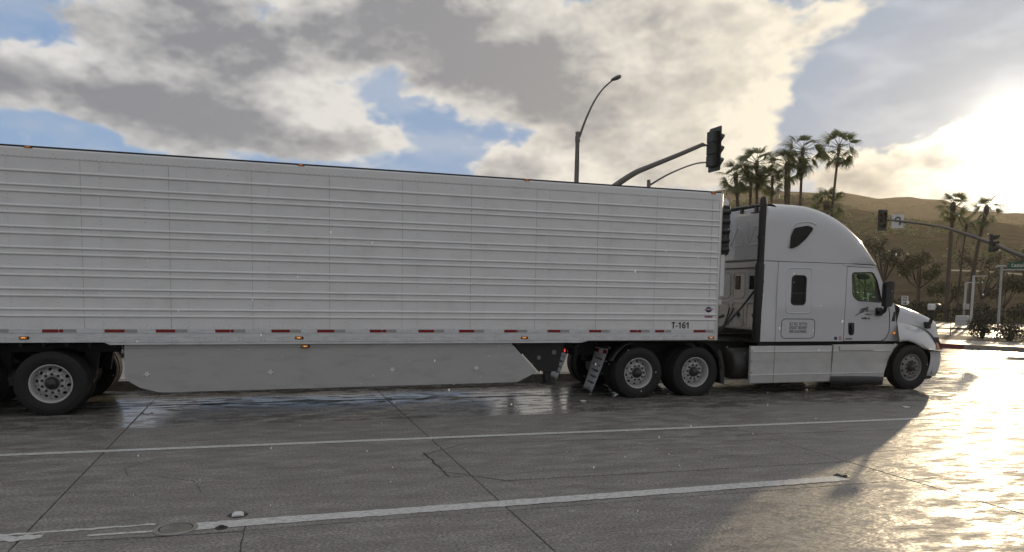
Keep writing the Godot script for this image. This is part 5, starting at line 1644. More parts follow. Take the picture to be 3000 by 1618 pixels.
func make_land() -> void:
	n_land = noise(0.006, 4, 0.5, 7)
	var ds := []
	var d := 150.0
	while d < 455.0:
		ds.append(d)
		d += 12.0
	ds.append_array([452.0, 460.0, 468.0])
	d = 490.0
	while d < 940.0:
		ds.append(d)
		d += 24.0
	ds.append_array([938.0, 950.0, 975.0, 1040.0, 1200.0])
	var rows := []
	for dd in ds:
		var row := []
		var az := -60.0
		while az <= 110.0:
			row.append(around(az, dd, land(az, dd) - (0.4 if dd < 160 else 0.0)))
			az += 1.2 if az < 28.0 or az > 60.0 else 0.25
		rows.append(row)
	structure("hills", loft(rows), M.dry_hill_grass, "dry brown grassy hills rising behind the crossing", "hills")
	# scattered scrub, far too much to count
	var r := RandomNumberGenerator.new()
	r.seed = 909
	var mm := MultiMesh.new()
	mm.transform_format = MultiMesh.TRANSFORM_3D
	var ct := tool()
	for k in 26:
		var c := Vector3(r.randfn() * 0.5, absf(r.randfn()) * 0.45 + 0.25, r.randfn() * 0.5)
		for q in 5:
			var p := c + Vector3(r.randfn(), r.randfn(), r.randfn()) * 0.22
			var s1 := Vector3(r.randfn(), r.randfn(), r.randfn()).normalized() * 0.3
			var s2 := Vector3(r.randfn(), r.randfn(), r.randfn()).normalized() * 0.3
			tri(ct, p, p + s1, p + s2)
	mm.mesh = done(ct)
	mm.instance_count = 900
	for k in 900:
		var az0 := r.randf_range(28.0, 62.0)
		var dd := lerpf(170.0, 930.0, r.randf())
		# scrub keeps to the gullies
		for t in 6:
			var g := around(az0, dd, 0.0)
			if n_land.get_noise_2d(g.x * 2.0 + 300.0, g.z * 2.0) < -0.08: break
			az0 = r.randf_range(28.0, 62.0)
			dd = lerpf(170.0, 930.0, r.randf())
		var sc := r.randf_range(1.0, 2.8)
		mm.set_instance_transform(k, Transform3D(Basis(Vector3.UP, r.randf() * TAU).scaled(Vector3(sc, sc * 0.7, sc)), around(az0, dd, land(az0, dd) - 0.3)))
	var scrub := MultiMeshInstance3D.new()
	scrub.name = "hill_scrub"
	scrub.multimesh = mm
	scrub.material_override = M.palm_leaf
	add_child(scrub)
	meta(scrub, "dark scrub dotted over the dry hillsides", "scrub", "", "stuff")
	# the pale track that follows the near ridge, and the road at the foot of the slope
	var a := []
	var b := []
	var az := 30.0
	while az < 58.0:
		var w := n_land.get_noise_1d(az * 40.0) * 3.0
		a.append(around(az, 456.0 + w, land(az, 456.0 + w) + 0.5))
		b.append(around(az, 447.0 + w, land(az, 447.0 + w) + 0.5))
		az += 0.25
	structure("hill_track", loft([a, b]), M.pale_track, "pale dirt track along the nearer ridge", "track")
	a = []
	b = []
	az = 48.5
	while az < 60.0:
		a.append(around(az, 232.0, land(az, 232.0) + 0.9))
		b.append(around(az, 229.0, land(az, 229.0) + 0.8))
		az += 0.4
	structure("far_road", loft([a, b]), M.pale_track, "thin pale road along the foot of the hills", "road")

# ---------------------------------------------------------------- palms
func fan_frond(seed_: int, dead := false) -> ArrayMesh:
	var r := RandomNumberGenerator.new()
	r.seed = seed_
	var st := tool()
	# petiole along +x, then a fan of narrow segments whose tips droop
	var stem := 1.05
	var n := 19
	var a0 := Vector3(0, 0, 0)
	var tip := Vector3(stem, -0.10, 0)
	quad(st, a0 + Vector3(0, 0, 0.035), tip + Vector3(0, 0, 0.018), tip - Vector3(0, 0, 0.018), a0 - Vector3(0, 0, 0.035))
	quad(st, a0 + Vector3(0, 0.035, 0), tip + Vector3(0, 0.018, 0), tip - Vector3(0, 0.018, 0), a0 - Vector3(0, 0.035, 0))
	for k in n:
		var u := -1.0 + 2.0 * k / (n - 1)
		var ang := u * 1.45 + r.randf_range(-0.05, 0.05)
		var len := (1.02 - 0.28 * u * u) * r.randf_range(0.85, 1.08) * (0.8 if dead else 1.0)
		var dirv := Vector3(cos(ang), 0.20 * absf(u) - 0.05, sin(ang)).normalized()
		var side := Vector3(-sin(ang), 0.25, cos(ang)).normalized()
		var w := 0.036
		var p0 := tip
		var p1 := tip + dirv * len * 0.5
		var p2 := tip + dirv * len * 0.82 - Vector3(0, len * 0.12, 0)
		var droop := r.randf_range(0.3, 0.75) * (1.5 if dead else 1.0)
		var p3 := tip + dirv * len * 0.95 - Vector3(0, len * droop, 0)
		quad(st, p0 - side * 0.012, p1 - side * w, p1 + side * w, p0 + side * 0.012)
		quad(st, p1 - side * w, p2 - side * w * 0.6, p2 + side * w * 0.6, p1 + side * w)
		tri(st, p2 - side * w * 0.6, p3, p2 + side * w * 0.6)
	return done(st)

func feather_frond(seed_: int) -> ArrayMesh:
	var r := RandomNumberGenerator.new()
	r.seed = seed_
	var st := tool()
	var n := 17
	var spine := []
	for k in n + 1:
		var u := float(k) / n
		spine.append(Vector3(2.5 * u, 0.55 * sin(u * 2.0) - 1.1 * u * u, 0))
	add_tube(st, spine, [0.035, 0.03, 0.012], 4)
	for k in range(2, n):
		for s in [-1, 1]:
			var u := float(k) / n
			var len := 0.75 * sin(PI * clampf(u * 0.9 + 0.08, 0, 1)) * r.randf_range(0.85, 1.1)
			var p: Vector3 = spine[k]
			var e := p + Vector3(0.42 * len, -0.30 * len, s * len * 0.85)
			tri(st, p + Vector3(0.045, 0, 0), e, p - Vector3(0.045, 0, 0))
			tri(st, p + Vector3(0.0, 0.03, 0), e, p - Vector3(0.0, 0.03, 0))
	return done(st)

var fronds := []
var dead_fronds := []
var feathers := []

func palm(label: String, foot: Vector3, top: float, crown_r: float, r: RandomNumberGenerator, trunk_r := 0.22, skirt := 0.0, boots := 0.0, lean := Vector2.ZERO, feather := false, count := 24) -> void:
	var t := thing("palm_tree", label, "palm tree", foot, "palm trees beyond the crossing")
	# trunk in the thing's own axes
	var pts := []
	var rad := []
	var n := 22
	for k in n + 1:
		var u := float(k) / n
		var wob := Vector3(lean.x * u * u, top * u, lean.y * u * u)
		pts.append(wob)
		var rr := trunk_r * lerpf(1.25, 0.85, u) * (1.0 + r.randf_range(-0.05, 0.05))
		if boots > 0.0 and u > 1.0 - boots: rr *= 1.45 + r.randf_range(-0.16, 0.16)
		elif u > 0.93: rr *= 1.3
		rad.append(rr)
	org[t] = Vector3.ZERO
	part(t, "trunk", tube(pts, rad, 10), M.palm_bark)
	var at: Vector3 = pts[-1]
	if boots > 0.0:
		var st := tool()
		for k in 46:
			var u := 1.0 - boots * r.randf()
			var p := Vector3(lean.x * u * u, top * u, lean.y * u * u)
			var a := r.randf() * TAU
			var o := Vector3(cos(a), 0, sin(a))
			var s := Vector3(-sin(a), 0, cos(a)) * 0.07
			tri(st, p + o * trunk_r * 1.1 + s, p + o * trunk_r * 1.95 + Vector3(0, 0.28, 0), p + o * trunk_r * 1.1 - s)
		part(t, "leaf_boots", done(st), M.palm_bark).set_meta("kind", "stuff")
	var crown := part(t, "crown", lathe([Vector2(0.0, -0.5), Vector2(trunk_r * 1.15, -0.35), Vector2(trunk_r * 1.5, 0.0), Vector2(trunk_r * 1.1, 0.35), Vector2(0.0, 0.55)], 10, 1), M.palm_bark, at)
	var k0 := crown_r / 2.05
	for i in count:
		var f := (i + 0.5) / count
		# youngest fronds stand up in the middle, the oldest hang
		var pitch := lerpf(1.35, -1.05, pow(f, 0.9)) + r.randf_range(-0.14, 0.14)
		var yaw := i * 2.399963 + r.randf_range(-0.2, 0.2)
		var set_: Array = feathers if feather else fronds
		var o := part(crown, "frond", set_[i % set_.size()], M.palm_leaf, at + Vector3(0, lerpf(0.35, -0.25, f), 0))
		var k := k0 * r.randf_range(0.88, 1.12) * (0.75 if f < 0.12 else 1.0)
		o.basis = Basis(Vector3.UP, yaw) * Basis(Vector3.BACK, pitch) * Basis(Vector3.RIGHT, r.randf_range(-1.1, 1.1)) * Basis.from_scale(Vector3(k, k, k))
	if skirt > 0.0:
		for i in int(16 * skirt):
			var o := part(crown, "dead_frond", dead_fronds[i % 2], M.dry_palm_leaf, at + Vector3(0, -0.25 - 0.6 * skirt * r.randf(), 0))
			var k := k0 * r.randf_range(0.6, 0.85)
			o.basis = Basis(Vector3.UP, i * 2.4) * Basis(Vector3.BACK, r.randf_range(-1.5, -1.15)) * Basis.from_scale(Vector3(k, k, k))

func make_palms() -> void:
	for k in 4: fronds.append(fan_frond(100 + k))
	for k in 2: dead_fronds.append(fan_frond(120 + k, true))
	for k in 3: feathers.append(feather_frond(140 + k))
	var r := RandomNumberGenerator.new()
	r.seed = 77
	# the stand above the cab roof, left to right
	palm("leftmost leaning fan palm of the stand above the gap behind the cab", Vector3(51.3, -0.1, -55.6), 15.0, 2.25, r, 0.19, 0.3, 0.0, Vector2(-0.7, -0.5))
	palm("slim fan palm second from left in the stand above the cab", Vector3(51.95, -0.1, -55.0), 14.9, 2.0, r, 0.15, 0.0, 0.0, Vector2(0.0, -0.3))
	palm("taller full-headed fan palm third from left above the cab", Vector3(52.6, -0.1, -54.6), 16.2, 2.5, r, 0.16, 0.5, 0.0, Vector2(-0.25, -0.3))
	palm("small-headed slim fan palm fourth from left above the cab", Vector3(53.75, -0.1, -54.0), 14.6, 2.0, r, 0.13, 0.2)
	palm("fan palm with a thick shaggy trunk of old leaf bases", Vector3(55.2, -0.1, -52.9), 15.9, 2.3, r, 0.24, 0.0, 0.42, Vector2(-0.5, 0.0))
	palm("tall fan palm with a brown skirt of dead fronds under its head", Vector3(56.0, -0.1, -52.2), 17.4, 2.55, r, 0.15, 1.3, 0.0)
	palm("tallest slender fan palm standing apart at right of the stand", Vector3(58.2, -0.1, -50.3), 17.5, 2.4, r, 0.135, 0.2, 0.0, Vector2(0.5, 0.3))
	palm("low bushy fan palm just above the curve of the cab roof", Vector3(58.0, -0.1, -50.5), 11.7, 2.3, r, 0.26, 0.3, 0.0, Vector2.ZERO, false, 28)
	# by the far pavement, right of the truck
	palm("stout fan palm at right with its head against the hill crest", Vector3(62.15, -0.05, -39.1), 10.5, 1.6, r, 0.18, 0.4, 0.0, Vector2(0.15, -0.1), false, 20)
	palm("leaning fan palm nearest the sun, beyond the second signal head", Vector3(63.45, -0.05, -37.9), 10.1, 1.55, r, 0.16, 0.2, 0.0, Vector2(0.55, 0.65), false, 18)
	palm("thin feather palm between the two fan palms at right", Vector3(68.15, -0.05, -43.15), 9.2, 1.5, r, 0.10, 0.0, 0.0, Vector2(0.25, 0.2), true, 16)

# ---------------------------------------------------------------- broadleaf trees and bushes
func leaf_clump(st: SurfaceTool, r: RandomNumberGenerator, c: Vector3, rad: float, n: int, size: float, col: Color) -> void:
	for k in n:
		var p := Vector3(r.randfn(), r.randfn() * 0.8, r.randfn()) * rad * 0.55 + c
		var a := r.randf() * TAU
		var d := Vector3(cos(a) * 0.6, -0.9 + r.randf() * 0.8, sin(a) * 0.6).normalized()
		var s := d.cross(Vector3(r.randfn(), r.randfn(), r.randfn())).normalized()
		var l := size * r.randf_range(0.6, 1.2)
		var f := r.randf_range(0.75, 1.25)
		st.set_color(Color(col.r * f, col.g * f, col.b * f * 0.95))
		tri(st, p - d * l, p + s * l * 0.33, p + d * l)
		st.set_color(Color(col.r * f, col.g * f, col.b * f * 0.95))
		tri(st, p - d * l, p + d * l, p - s * l * 0.33)

func tree(label: String, foot: Vector3, height: float, spread: float, seed_: int, leaf_n: int, limbs := 5, col := Color(0.05, 0.055, 0.026), lean := 0.0, fork := 0.28) -> void:
	var r := RandomNumberGenerator.new()
	r.seed = seed_
	var t := thing("tree", label, "tree", foot, "broadleaf trees beyond the far road")
	org[t] = Vector3.ZERO
	var st := tool(true)
	var lt := tool()
	var forkp := Vector3(lean * 0.4, height * fork, 0)
	add_tube(st, [Vector3.ZERO, forkp * 0.5 + Vector3(0.05, 0, 0), forkp], [height * 0.032, height * 0.026, height * 0.023], 8)
	var ends := []
	for i in limbs:
		var a := TAU * i / limbs + r.randf_range(-0.5, 0.5)
		var out := spread * r.randf_range(0.35, 0.8)
		var end := Vector3(cos(a) * out + lean, height * r.randf_range(0.62, 0.95), sin(a) * out)
		var mid := forkp.lerp(end, 0.5) + Vector3(r.randfn(), r.randfn(), r.randfn()) * spread * 0.08 + Vector3(cos(a), 0, sin(a)) * out * 0.15
		add_tube(st, smooth_line([forkp, mid, end], 6), [height * 0.017, height * 0.014, height * 0.012, height * 0.01, height * 0.007, height * 0.005, 0.02], 6)
		ends.append([mid, end])
		for j in 4:
			var u := r.randf_range(0.35, 0.95)
			var b := mid.lerp(end, u)
			var a2 := a + r.randf_range(-1.5, 1.5)
			var e2 := b + Vector3(cos(a2), r.randf_range(-0.1, 0.9), sin(a2)) * spread * r.randf_range(0.2, 0.45)
			add_tube(st, [b, b.lerp(e2, 0.5) + Vector3(0, 0.12, 0), e2], [height * 0.006, height * 0.004, 0.012], 4)
			ends.append([b, e2])
	part(t, "trunk", done(st), M.tree_bark)
	for e in ends:
		for k in 3:
			var c: Vector3 = e[0].lerp(e[1], r.randf_range(0.55, 1.08)) + Vector3(r.randfn(), r.randfn() - 0.4, r.randfn()) * spread * 0.09
			leaf_clump(lt, r, c, spread * r.randf_range(0.13, 0.24), int(leaf_n * 1.5), 0.145, col)
	lt.generate_normals()
	part(t, "crown", lt.commit(), M.eucalyptus_leaf)

func bush(label: String, at: Vector3, size: Vector3, seed_: int, n: int, leaf: float, col := Color(0.035, 0.042, 0.02), group := "bushes on the corner island", nm := "bush") -> void:
	var r := RandomNumberGenerator.new()
	r.seed = seed_
	var t := thing(nm, label, "bush", at, group)
	org[t] = Vector3.ZERO
	var st := tool(true)
	var lt := tool()
	for k in 16:
		var d := Vector3(r.randf_range(-1, 1) * size.x, size.y * r.randf_range(0.55, 1.0), r.randf_range(-1, 1) * size.z) * 0.8
		add_tube(st, [Vector3(d.x * 0.2, 0, d.z * 0.2), d * Vector3(0.6, 0.55, 0.6), d], [0.025, 0.016, 0.006], 4)
	part(t, "stems", done(st), M.tree_bark)
	for k in n:
		var q := Vector3(r.randfn(), 0, r.randfn())
		q = q.normalized() * sqrt(r.randf())
		var top := size.y * (0.55 + 0.45 * sqrt(maxf(0.0, 1.0 - q.length_squared()))) * r.randf_range(0.82, 1.12)
		leaf_clump(lt, r, Vector3(q.x * size.x, top * pow(r.randf(), 0.55), q.z * size.z), 0.16, 8, leaf, col)
	lt.generate_normals()
	part(t, "foliage", lt.commit(), M.eucalyptus_leaf)

func make_plants() -> void:  # tree leaf colours are lightened to stand in for haze
	tree("dark open-crowned tree half hidden behind the windscreen", Vector3(67.0, -0.1, -51.6), 9.2, 1.9, 201, 24, 6, Color(0.075, 0.077, 0.05), 0.0, 0.42)
	tree("rounder olive tree between the cab and the stout palm", Vector3(69.5, -0.1, -49.2), 7.7, 1.9, 202, 28, 6, Color(0.10, 0.10, 0.055), 0.0, 0.42)
	tree("gnarled thin-leaved tree forking behind the right-hand palms", Vector3(65.6, -0.05, -38.5), 7.0, 2.4, 203, 9, 5, Color(0.07, 0.064, 0.045), 0.2, 0.3)
	tree("sparse tree at the right edge above the street name sign", Vector3(72.3, -0.1, -39.0), 8.4, 2.2, 204, 13, 6, Color(0.08, 0.074, 0.05), 0.4, 0.4)
	tree("small dark tree low behind the street sign post", Vector3(73.5, -0.1, -42.5), 4.6, 1.9, 205, 22, 5, Color(0.07, 0.068, 0.045))
	tree("bare-stemmed tree just left of the stout palm's foot", Vector3(70.5, -0.1, -46.5), 4.2, 1.8, 206, 20, 5, Color(0.075, 0.078, 0.045))
	# shrubs along the far fence
	var far_shrubs := [[-8.0, 1.9, "left end"], [-4.5, 2.2, "left of the stout palm"], [-1.0, 1.9, "at the stout palm's foot"], [3.0, 1.7, "behind the two thin posts"], [7.5, 1.8, "under the gnarled tree"], [12.0, 2.1, "behind the street sign post"], [16.5, 2.0, "at the right edge"]]
	for i in far_shrubs.size():
		var s = far_shrubs[i]
		bush("tall dusky shrub beyond the railings, " + s[2], far(80.0 + 3.0 * (i % 3), s[0], -0.1), Vector3(2.4, s[1], 1.6), 300 + i, 260, 0.2, Color(0.07, 0.072, 0.042), "shrubs beyond the railings", "shrub")
	# corner island
	bush("large round silvery-topped bush on the corner island", far(41.8, 1.9, 0.13), Vector3(0.62, 1.2, 0.5), 401, 420, 0.06, Color(0.03, 0.033, 0.022))
	bush("low spreading bush right of the large round bush", far(40.7, 2.95, 0.13), Vector3(0.62, 0.82, 0.45), 402, 330, 0.055, Color(0.026, 0.028, 0.017))
	bush("low spreading bush cut by the right edge of the picture", far(40.2, 4.0, 0.13), Vector3(0.6, 0.78, 0.45), 403, 300, 0.055, Color(0.026, 0.028, 0.017))
	# low plants on the median seen under the trailer
	for k in 5:
		bush("low purple-brown ground plant on the median, %s counting from the trailer wheels" % ["first", "second", "third", "fourth", "fifth"][k], Vector3(-1.5 + 1.3 * k, 0.17, -7.7 - 0.2 * (k % 2)), Vector3(0.6, 0.35, 0.3), 420 + k, 70, 0.06, Color(0.06, 0.04, 0.04), "ground plants on the median", "ground_plant")

# ---------------------------------------------------------------- lamps, signals, signs
func signal_head(parent: Node3D, at: Vector3, yaw: float, plate := true, scale_ := 1.0) -> void:
	# faces +z before turning; three sections with visors, on a black backplate
	var h := group_node(parent, "signal_head", at)
	org[h] = Vector3.ZERO
	h.rotation.y = yaw
	h.scale = Vector3.ONE * scale_
	if plate: part(h, "backplate", prism(rounded(rect(-0.31, -0.67, 0.31, 0.67), 0.06), -0.004, 0.004), M.signal_black)
	for k in 3:
		var y := 0.36 - 0.36 * k
		part(h, "housing", prism(rounded(rect(-0.17, y - 0.176, 0.17, y + 0.176), 0.03), -0.2, -0.006, 0.015), M.signal_black)
		var lens_ := part(h, "lens", lathe([Vector2(0.15, 0.0), Vector2(0.145, 0.02), Vector2(0.09, 0.045), Vector2(0.0, 0.055)], 20), [M.lens_dark_red, M.lens_dark_amber, M.lens_dark_green][k], Vector3(0, y, 0.006))
		var rows := []
		for i in 17:
			var a := lerpf(-0.75, PI + 0.75, i / 16.0)
			var l := 0.26 * (0.55 + 0.45 * clampf(sin(a) + 0.4, 0.0, 1.0))
			rows.append([Vector3(cos(a) * 0.165, y + sin(a) * 0.165, 0.0), Vector3(cos(a) * 0.165, y + sin(a) * 0.165 - 0.03, l), Vector3(cos(a) * 0.158, y + sin(a) * 0.158 - 0.03, l), Vector3(cos(a) * 0.158, y + sin(a) * 0.158, 0.0)])
		part(h, "visor", loft(rows), M.signal_black)

func make_street_furniture() -> void:
	# left of the cab: mast arm signal on the median
	var m := thing("traffic_signal", "mast-arm traffic signal over the trailer, seen from behind", "traffic signal", Vector3(11.9, 0.17, -8.2))
	part(m, "pole", tube([Vector3(11.9, 0.17, -8.2), Vector3(11.9, 4.9, -8.2)], [0.15, 0.13], 16), M.galvanised_steel)
	part(m, "pole_base", tube([Vector3(11.9, 0.17, -8.2), Vector3(11.9, 0.40, -8.2)], [0.23, 0.2], 16), M.galvanised_steel)
	part(m, "mast_arm", tube(smooth_line([Vector3(11.95, 3.7, -8.15), Vector3(12.65, 4.65, -7.77), Vector3(13.34, 5.25, -7.4), Vector3(13.82, 5.60, -7.17), Vector3(14.17, 5.77, -6.99), Vector3(14.9, 6.10, -6.58), Vector3(15.53, 6.40, -6.21)], 24), [0.115, 0.112, 0.11, 0.108, 0.105, 0.10, 0.098, 0.095, 0.092, 0.09, 0.088, 0.086, 0.084, 0.082, 0.08, 0.078, 0.075, 0.073, 0.07, 0.068, 0.066, 0.064, 0.062, 0.06, 0.058], 12), M.galvanised_steel)
	part(m, "arm_bracket", tube([Vector3(15.50, 6.38, -6.22), Vector3(15.60, 6.37, -6.2), Vector3(15.74, 6.36, -6.10)], [0.06, 0.03, 0.03], 8), M.galvanised_steel)
	signal_head(m, Vector3(15.80, 6.235, -6.04), 1.62, true, 0.94)
	# cobra-head street lamp behind the trailer
	var l := thing("street_lamp", "tall street lamp with a long curved arm behind the trailer", "street lamp", Vector3(14.5, 0, -13.4))
	part(l, "pole", tube([Vector3(14.5, -0.02, -13.44), Vector3(14.53, 8.0, -13.42), Vector3(14.53, 8.09, -13.42)], [0.115, 0.085, 0.09], 14), M.galvanised_steel)
	part(l, "pole_cap", tube([Vector3(14.53, 8.07, -13.42), Vector3(14.53, 8.12, -13.42)], [0.1, 0.092], 14), M.galvanised_steel)
	part(l, "arm", tube(smooth_line([Vector3(14.56, 7.85, -13.40), Vector3(14.78, 8.55, -13.31), Vector3(15.06, 9.22, -13.21), Vector3(15.36, 9.71, -13.07), Vector3(15.69, 10.03, -12.93)], 14), [0.05, 0.048, 0.046, 0.044, 0.042, 0.04, 0.038, 0.036, 0.034, 0.032, 0.03], 10), M.galvanised_steel)
	var hd := part(l, "lamp_head", lathe([Vector2(0.0, -0.02), Vector2(0.06, 0.0), Vector2(0.10, 0.10), Vector2(0.13, 0.24), Vector2(0.10, 0.36), Vector2(0.0, 0.42)], 16, 0), M.galvanised_steel, Vector3(15.64, 10.03, -12.95))
	hd.basis = Basis(Vector3.UP, -0.4) * Basis(Vector3.BACK, 0.38) * Basis.from_scale(Vector3(1.0, 0.62, 1.0))
	part(l, "arm_clamp", tube([Vector3(14.53, 7.74, -13.42), Vector3(14.53, 7.96, -13.42)], [0.105], 12), M.galvanised_steel)
	# a second lamp farther off
	var l2 := thing("street_lamp", "farther street lamp whose arm passes behind the signal head", "street lamp", Vector3(22.6, 0, -22.9))
	part(l2, "pole", tube([Vector3(22.6, -0.02, -22.89), Vector3(22.59, 8.15, -22.89)], [0.13, 0.10], 12), M.galvanised_steel)
	part(l2, "arm", tube(smooth_line([Vector3(22.65, 7.88, -22.86), Vector3(23.51, 8.45, -22.39), Vector3(24.57, 8.93, -21.78), Vector3(25.2, 9.02, -21.39), Vector3(25.7, 8.98, -21.06)], 14), [0.055, 0.052, 0.05, 0.047, 0.044, 0.04], 8), M.galvanised_steel)
	var hd2 := part(l2, "lamp_head", lathe([Vector2(0.0, 0.0), Vector2(0.08, 0.04), Vector2(0.13, 0.2), Vector2(0.1, 0.36), Vector2(0.0, 0.42)], 14, 0), M.galvanised_steel, Vector3(25.62, 8.98, -21.1))
	hd2.basis = Basis(Vector3.UP, 0.58) * Basis.from_scale(Vector3(1.0, 0.6, 1.0))
	# right of the truck: the long mast arm with two heads and the turn sign
	var r := thing("traffic_signal", "mast-arm traffic signal with two heads reaching in from the right edge", "traffic signal", Vector3(48.6, 0.1, -15.2))
	part(r, "pole", tube([Vector3(48.6, 0.0, -15.2), Vector3(48.6, 5.2, -15.2)], [0.17, 0.14], 14), M.galvanised_steel)
	var line := [Vector3(48.6, 3.2, -15.2), Vector3(47.0, 3.75, -17.0), Vector3(45.22, 4.62, -19.12), Vector3(44.41, 5.25, -20.15), Vector3(44.02, 5.55, -20.63), Vector3(43.21, 6.08, -21.59), Vector3(42.35, 6.52, -22.55), Vector3(40.75, 6.93, -24.23), Vector3(39.9, 7.08, -25.05)]
	var rad := []
	for k in 33: rad.append(lerpf(0.15, 0.055, k / 32.0))
	part(r, "mast_arm", tube(smooth_line(line, 32), rad, 12), M.galvanised_steel)
	signal_head(r, Vector3(40.19, 6.97, -24.70), -0.25, true, 0.98)
	signal_head(r, Vector3(44.25, 5.40, -20.28), 0.35, false, 1.0)
	var sg := part(r, "turn_sign", box(Vector3(0.68, 0.86, 0.01), 0.002), M.sign_white, Vector3(40.86, 6.88, -24.15))
	sg.rotation.y = -0.70
	var u := tool(true)
	var pts := []
	for k in 13:
		var a := PI * k / 12.0
		pts.append(Vector3(cos(a) * 0.13, 0.12 + sin(a) * 0.13, 0.008))
	add_tube(u, [Vector3(0.13, -0.25, 0.008)] + pts + [Vector3(-0.13, 0.0, 0.008)], [0.048], 6)
	tri(u, Vector3(-0.24, 0.03, 0.010), Vector3(-0.02, 0.03, 0.010), Vector3(-0.13, -0.16, 0.010))
	var ar := part(sg, "arrow", done(u), M.lettering_black, Vector3(40.86, 6.88, -24.15))
	ar.scale = Vector3(1, 1, 0.3)
	var border := part(sg, "border", bead(rounded(rect(-0.31, -0.40, 0.31, 0.40), 0.05), 0.005, 0.010, 4), M.lettering_black, Vector3(40.86, 6.88, -24.15))
	border.scale = Vector3(1, 1, 0.3)
	# street name sign on a pale post
	var s := thing("street_sign", "green street name sign on a pale tall post at right edge", "sign", Vector3(46.95, 0.05, -21.78))
	part(s, "post", tube([Vector3(46.95, 0.0, -21.78), Vector3(46.93, 4.10, -21.8)], [0.075, 0.06], 12), M.pale_pole)
	part(s, "arm", tube([Vector3(46.95, 3.92, -21.78), Vector3(47.6, 3.93, -21.05), Vector3(49.2, 3.95, -19.2)], [0.04, 0.035, 0.03], 8), M.pale_pole)
	part(s, "arm_collar", tube([Vector3(46.7, 4.12, -22.05), Vector3(46.95, 4.16, -21.78), Vector3(47.1, 4.15, -21.6)], [0.05, 0.06, 0.04], 8), M.pale_pole)
	var fwd := Vector3(0.669, 0, 0.743)
	var face := Basis(fwd, Vector3.UP, fwd.cross(Vector3.UP))
	var board := part(s, "board", box(Vector3(1.9, 0.42, 0.012), 0.003), M.sign_green, Vector3(47.14, 4.20, -21.54) + fwd * 0.95)
	board.basis = face
	var txt := words(board, "Castaic", Vector3(47.14, 4.20, -21.54) + fwd * 0.52, 0.20, M.sign_white, Basis(), false, "lettering", true, 0.72)
	txt.position = Vector3(-0.43, 0.0, 0.008)
	words(board, "Rd", Vector3.ZERO, 0.20, M.sign_white, Basis(), false, "lettering", true, 0.25).position = Vector3(0.35, 0.0, 0.008)
	# one-way sign behind the bonnet
	var o := thing("one_way_sign", "small white one-way sign with a black arrow above the bonnet", "sign", Vector3(45.6, 0.0, -27.84))
	part(o, "post", tube([Vector3(45.6, 0, -27.86), Vector3(45.6, 2.2, -27.86)], [0.03], 8), M.galvanised_steel)
	var ob := part(o, "board", box(Vector3(0.42, 0.62, 0.006), 0.002), M.sign_white, Vector3(45.6, 1.89, -27.82))
	ob.rotation.y = -0.80
	words(ob, "ONE", Vector3.ZERO, 0.15, M.lettering_black, Basis(), false, "lettering", true, 0.30).position = Vector3(0, 0.19, 0.005)
	words(ob, "WAY", Vector3.ZERO, 0.15, M.lettering_black, Basis(), false, "lettering", true, 0.30).position = Vector3(0, 0.0, 0.005)
	var arrow := part(ob, "arrow", prism([Vector2(-0.14, -0.23), Vector2(0.02, -0.23), Vector2(0.02, -0.28), Vector2(0.15, -0.20), Vector2(0.02, -0.12), Vector2(0.02, -0.17), Vector2(-0.14, -0.17)], 0.003, 0.005), M.lettering_black)
	arrow.position = Vector3.ZERO
	# two bracket posts by the far pavement
	var posts := [["taller pale bracket post between the right-hand palms", Vector3(55.2, 0.05, -30.65), 3.85, 0.9], ["shorter pale bracket post with a small box on it", Vector3(60.95, 0.05, -36.2), 3.5, 0.95]]
	for i in 2:
		var q = posts[i]
		var p: Vector3 = q[1]
		var b := thing("bracket_post", q[0], "post", p, "pale bracket posts by the far pavement")
		part(b, "upright", box2(p + Vector3(-0.07, 0, -0.07), p + Vector3(0.07, q[2], 0.07), 0.01), M.pale_pole)
		part(b, "arm", tube([p + Vector3(0, q[2] - 0.05, 0), p + Vector3(0, q[2] - 0.05, 0) + fwd * q[3]], [0.05], 6), M.pale_pole)
		if i == 1: part(b, "control_box", box(Vector3(0.45, 0.5, 0.3), 0.02), M.pale_pole, p + Vector3(0, 1.35, 0.15))
	part(thing("utility_box", "small pale utility cabinet at the foot of the tall bracket post", "cabinet", Vector3(54.6, 0.06, -30.9)), "cabinet", box2(Vector3(54.2, 0.06, -31.2), Vector3(55.0, 0.75, -30.6), 0.03), M.pale_pole)
	# low wire railing at the back of the island
	var f1 := thing("wire_railing", "thin low wire railing along the back of the island", "railing", far(43.4, -2, 0.1))
	for k in 9:
		var t0 := -7.0 + k * 1.9
		part(f1, "post", tube([far(43.4, t0, 0.1), far(43.4, t0, 0.95)], [0.022], 6), M.fence_black)
	for y in [0.3, 0.6, 0.92]: part(f1, "wire", tube([far(43.4, -7.0, y), far(43.4, 8.2, y)], [0.008], 4), M.fence_black)
	# picket railings by the far pavement
	var f2 := thing("picket_railing", "long black picket railing in front of the far shrubs", "railing", far(71.5, 4, 0.05))
	var picks := 0
	var bars := tool()
	var pick := box(Vector3(0.022, 1.1, 0.022))
	for k in 150:
		var p := far(71.5, -12.0 + k * 0.17, 0.62)
		part(f2, "picket", pick, M.fence_black, p)
	for y in [0.2, 1.12]: part(f2, "rail", tube([far(71.5, -12.0, y), far(71.5, 13.5, y)], [0.025], 4), M.fence_black)
	for k in 11: part(f2, "post", tube([far(71.5, -12.0 + k * 2.55, 0.03), far(71.5, -12.0 + k * 2.55, 1.3)], [0.045], 6), M.fence_black)

